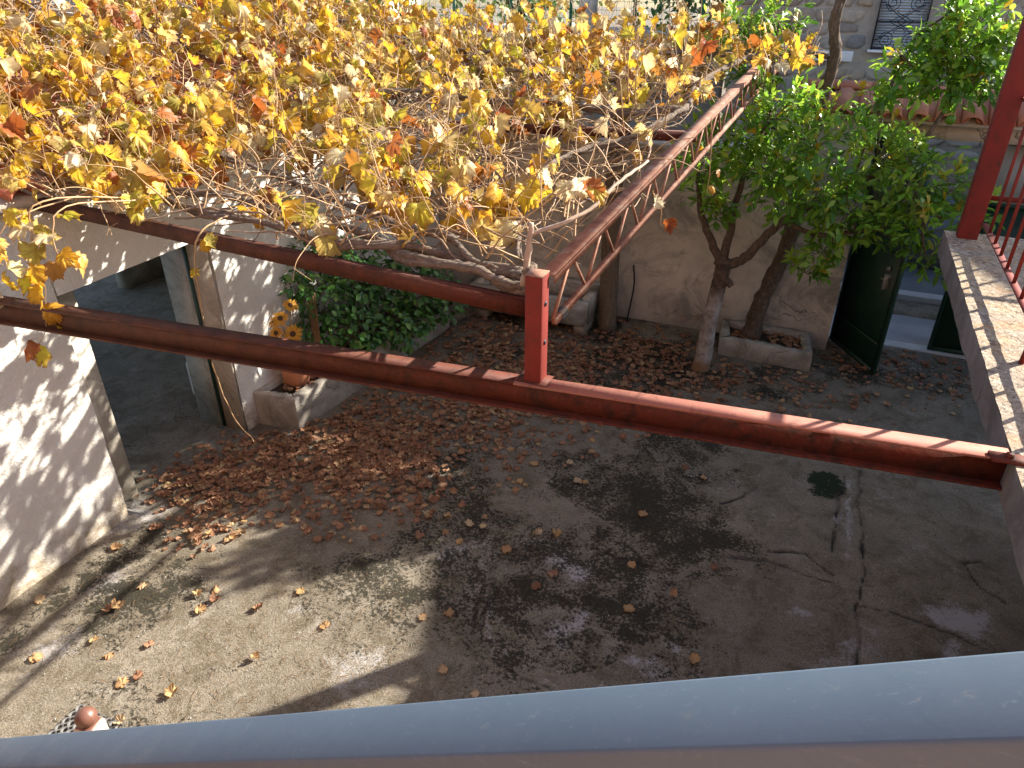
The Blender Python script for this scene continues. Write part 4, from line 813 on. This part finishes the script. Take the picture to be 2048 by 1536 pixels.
def dens(x, y):
    d = .6+.4*min(1, max(0, (y-3.6)/1.6))
    if x > -2.3+.1*(y-3): d *= .25+.06*(y-3)
    if -4.5 < x < -2.6 and y < 4.0: d *= .45
    if x > -3.9 and y < 6.8: d *= .5
    if y >= 6.8: d *= .85
    return min(1, d)
for k_ in range(620):                                                  # woody canes lying on the wires
    x = random.uniform(-8.5, -1.2); y = random.uniform(3.15, 9.4); a_ = random.choice([math.pi, math.pi, -math.pi/2, math.pi/2, 0])+random.uniform(-.7, .7)
    n = random.randint(4, 9); pts = []
    for s_ in range(n):
        if not inside(x, y): break
        pts.append((x, y, zc(x, y)+random.uniform(-.05, .09))); a_ += random.uniform(-.45, .45); x += .2*math.cos(a_); y += .2*math.sin(a_)
    if len(pts) > 2:
        pth = smoothpath(pts, 3, .004); canes.tube(pth, np.linspace(random.uniform(.005, .012), .003, len(pth)), 5, False)
canes.build('canes', M_CANE, gv)['kind'] = 'stuff'
P, YD, ZD, S, Rn = [], [], [], [], []
sunv = np.array([.59, .65, .47])
def put_leaf(q, size=None, out=None, pet=True, rn=None):
    a_ = random.uniform(0, 2*math.pi); o_ = np.array([math.cos(a_), math.sin(a_), 0]) if out is None else np.array(out, float)
    pl = random.uniform(.03, .085); e_ = q+o_*pl*.8+np.array([0, 0, pl*random.uniform(-.3, .7)])
    if pet: shoots.tube([q, (q+e_)/2+np.array([0, 0, .012]), e_], .0016, 3, False)
    P.append(e_); YD.append(o_*random.uniform(.3, 1)+np.array([0, 0, -random.uniform(.1, 1.1)])+rng.normal(0, .15, 3))
    ZD.append(o_*.5+np.array([.15, -.15, .8])+rng.normal(0, .45, 3)); S.append(size or random.uniform(.115, .205)*(1 if random.random() < .72 else .5)); Rn.append(random.random() if rn is None else rn)
def shoot(x, y, ln, lean, nleaf, z0=None):
    z_ = zc(x, y) if z0 is None else z0; a_ = random.uniform(0, 2*math.pi); d_ = np.array([math.cos(a_)*lean, math.sin(a_)*lean, 1.]); d_ /= np.linalg.norm(d_)
    p = np.array([x, y, z_]); pts = [p.copy()]
    for s_ in range(5):
        d_ = d_+rng.normal(0, .16, 3)+np.array([0, 0, -.07*s_*lean]); d_ /= np.linalg.norm(d_); p = p+d_*ln/5; pts.append(p.copy())
    pth = smoothpath(pts, 3); shoots.tube(pth, np.linspace(random.uniform(.004, .0068), .0018, len(pth)), 4, False)
    for t_ in np.linspace(.15, 1, nleaf+2)[:-1] if nleaf else []:
        put_leaf(pth[int(t_*(len(pth)-1))])
    for t_ in range(random.randint(1, 4)):                             # bare petioles where leaves have dropped
        q = pth[random.randint(2, len(pth)-1)]; e_ = q+rng.normal(0, .05, 3)+np.array([0, 0, .02]); shoots.tube([q, e_], .0014, 3, False)
cnt = 0
while cnt < 1900:
    x = random.uniform(-8.8, -1.1); y = 3.15+6.4*random.random(); 
    if not inside(x, y): continue
    cnt += 1; d_ = dens(x, y); 
    bare = random.random() > d_
    shoot(x, y, random.uniform(.2, .62)*(.75 if y < 4 else 1), random.uniform(.3, 1.6), 0 if bare else random.choice([0, 0, 1, 2, 2, 3, 3, 4]))
for k_ in range(420):                                                  # leafless shoots
    x = random.uniform(-7.5, -1.15); y = random.uniform(3.2, 8.5)
    if inside(x, y): shoot(x, y, random.uniform(.25, .75), random.uniform(.4, 2.2), 0)
# taller shoots at the back
for k_ in range(260):
    x = random.uniform(-9, -1.2); y = random.uniform(6.0, 9.5); shoot(x, y, random.uniform(.5, .95), random.uniform(.1, .8), random.choice([0, 2, 3, 4]))
for k_ in range(26):                                                   # shoots beyond the truss at the far end
    x = random.uniform(-1.0, -.3); y = random.uniform(7.6, 9.4); shoot(x, y, random.uniform(.3, .6), random.uniform(.2, 1.), random.choice([1, 2, 3]), 3.4)
# drooping shoots in front of the beam
def hang(pts, leaves):
    pth = smoothpath(pts, 5, .003); shoots.tube(pth, np.linspace(.006, .002, len(pth)), 5, False)
    for t_, sz, rn in leaves: put_leaf(pth[min(len(pth)-1, int(t_*(len(pth)-1)))], sz, None, True, rn)
hang([(-3.25, 3.28, 2.93), (-3.27, 3.05, 2.87), (-3.31, 3.0, 2.61), (-3.33, 3.0, 2.21), (-3.33, 3.0, 1.93), (-3.25, 3.0, 1.64), (-3.12, 3.0, 1.5)], [(.22, .11, .4), (.26, .09, .75), (.30, .08, .9), (.52, .08, .42), (.56, .07, .3)])
shoots.tube([(-3.25, 3.0, 1.64), (-3.20, 2.98, 1.70)], .002, 4)
hang([(-4.0, 3.3, 2.95), (-4.02, 2.7, 3.08), (-4.05, 2.6, 2.92), (-4.08, 2.6, 2.7), (-4.12, 2.6, 2.5), (-4.25, 2.6, 2.25), (-4.45, 2.58, 2.05)], [(.25, .17, .55), (.3, .18, .38), (.36, .17, .62), (.42, .17, .45), (.47, .17, .1), (.54, .16, .8), (.62, .17, .53), (.70, .17, .50), (.80, .17, .52), (.88, .16, .15), (.96, .15, .08)])
hang([(-3.9, 3.3, 2.95), (-3.9, 2.75, 3.05), (-3.88, 2.6, 2.92), (-3.86, 2.6, 2.75)], [(.5, .15, .15), (.62, .14, .92), (.72, .15, .78), (.8, .14, .36), (.9, .14, .42), (.98, .13, .06)])
hang([(-4.3, 3.3, 2.98), (-4.4, 2.7, 2.9), (-4.5, 2.6, 2.6), (-4.55, 2.6, 2.3)], [(.3, .14, .9), (.45, .15, .42), (.55, .14, .2), (.65, .15, .75), (.75, .15, .3), (.85, .14, .5), (.95, .13, .3)])
hang([(-1.5, 3.2, 2.93), (-1.3, 3.0, 3.15), (-1.05, 3.1, 3.35), (-.97, 3.25, 3.32)], [(.7, .12, .1), (.85, .13, .55), (.92, .13, .4), (.97, .12, .12), (.98, .11, .62)])
hang([(-.9, 4.2, 3.1), (-.86, 4.3, 2.98), (-.85, 4.3, 2.86)], [(.4, .10, .62), (.9, .10, .55)])
hang([(-.88, 6.0, 3.22), (-.84, 6.0, 2.9), (-.84, 6.0, 2.65)], [(.4, .08, .4), (.7, .08, .9), (.95, .08, .42)])
for k_ in range(45):                                                   # leaves along the near edge
    x = random.uniform(-3.0, -1.5); y = random.uniform(3.3, 4.6); shoot(x, y, random.uniform(.25, .5), random.uniform(.2, .9), random.choice([1, 1, 2, 3]))
for k_ in range(110):
    x = random.uniform(-6.4, -4.0); y = random.uniform(3.2, 5.2); shoot(x, y, random.uniform(.2, .5), random.uniform(.2, .9), random.choice([2, 3, 4]))
shoots.build('shoots', M_SHOOT, gv)['kind'] = 'stuff'
split_leaves(gv, 'leaf', 'foliage', VL, M_VLEAF, M_VLEAFS, np.array(P), np.array(YD), np.array(ZD), np.array(S), np.array(Rn))
print('vine leaves', len(P))

# ------------------------------------------------------------------ trees / hedge behind the roadside wall
def bush(name, c, r, n, label):
    t = thing(name, (c[0], c[1], 0), label, 'tree', 'trees beyond the roadside wall'); m = MB(); c = np.array(c)
    mt = MB(); mt.tube(smoothpath([(c[0], c[1], 0), (c[0]+.1, c[1], c[2]*.5), c], 5), np.linspace(.14, .05, 11), 8)
    for k_ in range(6):
        d_ = rng.normal(0, 1, 3); d_[2] = abs(d_[2]); d_ /= np.linalg.norm(d_); mt.tube([c-np.array([0, 0, r*.5]), c+d_*r*.8], [.04, .01], 5)
    mt.build('trunk', M_BARK, t)
    cc = c+rng.normal(0, r*.45, (16, 3)); k = rng.integers(0, 16, n); pos = cc[k]+rng.normal(0, r*.26, (n, 3)); yd = rng.normal(0, 1, (n, 3)); zd = rng.normal(0, .5, (n, 3))+np.array([0, 0, 1])
    leaf_batch(m, OL[1], pos, yd, zd, rng.uniform(.10, .18, n), rng.random(n)); m.build('crown', M_TLEAF, t, True)['kind'] = 'stuff'
bush('leafy_tree', (-9.5, 15.0, 4.2), 1.3, 1500, 'bushy green tree beyond the wall, left of the concrete pole')
bush('leafy_tree', (-6.3, 15.2, 4.0), 1.3, 1500, 'green tree close behind the mesh fence, beside the concrete pole')
bush('leafy_tree', (-3.0, 15.3, 4.3), 1.1, 1300, 'green tree beyond the wall, nearest to the stone house')

# ------------------------------------------------------------------ fallen leaves
drift = [(-4.24,4.59,.38,150),(-4.58,3.93,.30,110),(-4.0,5.0,.38,120),(-3.32,4.97,.34,110),(-3.67,7.59,.38,130),(-2.82,7.21,.42,140),(-1.6,7.07,.40,60),(-1.66,8.27,.32,80),(-2.4,8.28,.30,60),(-.87,7.75,.36,80),(.97,8.14,.30,16),(1.59,9.0,.38,70),(-4.72,4.5,.26,80),(-5.05,3.88,.2,40),(-4.36,3.49,.18,40),(-3.68,4.47,.36,130),(-3.12,4.46,.30,70),(-2.34,7.69,.42,100),(.17,8.05,.40,50),(-3.71,6.31,.32,110),(-3.39,6.7,.36,120),(-3.75,5.45,.36,130),(-1.3,7.5,.5,80),(-2.9,6.2,.45,80),(.7,8.8,.3,14),(-2.6,5.6,.5,45),(-3.0,5.6,.45,60),(-2.5,6.6,.5,60),(-3.2,7.0,.5,60),(-4.9,4.1,.25,50)]
F = []
for x, y, s_, n in drift:
    n = int(n*3.2); q = rng.normal(0, 1, (n, 2)); q = q[np.hypot(q[:, 0], q[:, 1]) < 2.1]*s_*1.28*np.array([.85, 1.])+np.array([x, y]); F += [(a_, b_, 0) for a_, b_ in q]
def blocked(x, y):
    if y > 9.05 and not (.5 < x < 2.5 and y < 9.55): return True
    if x < -4.98 and not (3.35 < y < 4.7): return True
    if x < -4.56+.097*(y-5.02)+.03 and 4.9 < y < 7.95: return True
    if -.9 < x < .36 and y > 8.42: return True
    if math.hypot(x+.92, y-8.06) < .15: return True
    return False
F = [f for f in F if not blocked(f[0], f[1])]
sing = [(-1.66,6.03),(-1.75,5.58),(-1.54,5.79),(-1.5,5.34),(-1.58,5.31),(-2.05,4.95),(-2.06,5.41),(-2.74,4.42),(-2.26,4.37),(-2.12,4.38),(-2.39,4.2),(-2.24,4.13),(-2.57,4.04),(-3.1,3.96),(-1.67,4.47),(-1.5,4.53),(-1.83,4.2),(-1.96,3.4),(-2.11,3.28),(-1.76,2.93),(-1.38,4.08),(-1.45,3.9),(-.72,3.96),(-.82,4.43),(-.19,4.67),(-.45,4.23),(-3.12,3.13),(-3.3,2.88),(-2.75,2.93),(-3.01,2.5),(-3.82,2.8),(-3.69,2.69),(-3.75,2.9),(-3.66,2.8),(-4.31,2.7),(-4.35,2.41),(-4.3,2.47),(-3.81,2.3),(-4.18,2.17),(-4.44,1.9),(-3.72,1.98),(-3.66,2.07),(-3.35,2.05),(-4.0,2.11),(-4.84,2.94),(-4.9,2.28),(-4.02,3.42),(-3.47,3.72),(-3.29,3.79),(-3.79,3.72),(-3.92,4.37),(-2.08,5.1),(-.48,5.85),(-.69,5.94),(-.9,5.08),(-3.49,1.75),(-1.48,2.83),(-.18,3.69),(.92,6.65)]
DM = [leaf_mesh('fallen_leaf', L, M_DLEAF) for L in DL]; YM = [leaf_mesh('fallen_leaf', L, M_YLEAF) for L in DL]
def regions(x, y):
    if y < 3.35: return ('crumpled tan vine leaf lying alone on the sunlit concrete near the left wall', 'scattered leaves in the sun')
    if x > .4: return ('dry brown vine leaf on the ground near the green gate', 'fallen leaves by the gate')
    if y > 6.6: return ('dry brown vine leaf on the shaded ground towards the beige wall', 'fallen leaves in the rear yard')
    if x < -3.0: return ('rust brown vine leaf in the thick drift beside the long planter', 'leaf drift by the planter')
    return ('dry vine leaf lying apart on the dark mid yard concrete', 'stray leaves mid yard')
def leaf_frame(x, y, lift):
    a_ = random.uniform(0, 2*math.pi); yd = np.array([math.cos(a_), math.sin(a_), random.uniform(-.12, .12)]); zd = np.array([random.uniform(-.22, .22), random.uniform(-.22, .22), 1 if random.random() < .7 else -1.])
    return yd, zd, np.array([x, y, gz(x, y)+lift])
ni = 0
for x, y in sing:
    yd, zd, p = leaf_frame(x, y, .016); me = random.choice(YM if random.random() < .7 else DM)
    o = inst('fallen_leaf', me, None, basis(yd, zd, random.uniform(.07, .105), p-yd*.03)); l_, g_ = regions(x, y); tag(o, l_, 'leaf', g_); ni += 1
F = [f for f in F if random.random() < .25+1.5*fbm(np.array([f[0]*2.2]), np.array([f[1]*2.2]), 3, 200)[0]**1.5]; F.sort(key=lambda f: math.hypot(f[0], f[1])); LM = MB(); bat = {v: [] for v in range(8)}
for k_, (x, y, _) in enumerate(F):
    yd, zd, p = leaf_frame(x, y, random.uniform(.006, .028)); s_ = random.uniform(.04, .095)
    if ni < 300:
        o = inst('fallen_leaf', random.choice(YM if random.random() < .10 else DM), None, basis(yd, zd, s_, p)); l_, g_ = regions(x, y); tag(o, l_, 'leaf', g_); ni += 1
    else: bat[k_ % 8].append((p, yd, zd, s_, random.random()))
for k_ in range(150):                                                  # in the planters
    if k_ < 90: x, y, z_ = random.uniform(-4.95, -4.55), random.uniform(5.2, 6.0), .335
    else: x, y, z_ = random.uniform(-.68, .16), random.uniform(8.62, 9.0), .19
    yd, zd, p = leaf_frame(x, y, 0); p[2] = z_+random.uniform(0, .03); bat[k_ % 8].append((p, yd, zd, random.uniform(.05, .10), random.random()))
for v, L in bat.items():
    leaf_batch(LM, DL[v], np.array([b[0] for b in L]), np.array([b[1] for b in L]), np.array([b[2] for b in L]), np.array([b[3] for b in L]), np.array([b[4] for b in L]))
tag(LM.build('leaf_litter', M_DLEAFS, smooth=True), 'carpet of small dry brown vine leaves drifted over the yard', 'leaf litter', kind='stuff')
# needles, petioles and grit
m = MB()
for k_ in range(1500):
    x = random.uniform(-4.9, 1.5); y = 1.3+5.5*random.random()**1.3
    if k_ % 3 == 0: x, y = random.gauss(-2.7, .7), random.gauss(2.5, .5)
    if blocked(x, y): continue
    a_ = random.uniform(0, 2*math.pi); l_ = random.uniform(.02, .085); d_ = np.array([math.cos(a_), math.sin(a_), 0])*l_; p = np.array([x, y, gz(x, y)+.006])
    m.tube([p-d_/2, p+np.array([0, 0, .004])+rng.normal(0, .004, 3), p+d_/2], .0013, 3, False)
tag(m.build('twig_debris', M_STEM), 'thin dry needles and leaf stalks scattered over the concrete', 'debris', kind='stuff')
m = MB()
for k_ in range(900):
    x = random.uniform(-4.9, 2.2); y = random.uniform(1.3, 7)
    if blocked(x, y): continue
    r_ = random.uniform(.002, .007); v = np.array([(1,0,0),(-1,0,0),(0,1,0),(0,-1,0),(0,0,1),(0,0,-1)])*r_*rng.uniform(.6, 1.2, (6, 1))+np.array([x, y, gz(x, y)+.003])
    m.add(v, [(0,2,4),(2,1,4),(1,3,4),(3,0,4),(2,0,5),(1,2,5),(3,1,5),(0,3,5)])
tag(m.build('grit', M_SILL), 'fine pale grit scattered over the yard concrete', 'grit', kind='stuff')
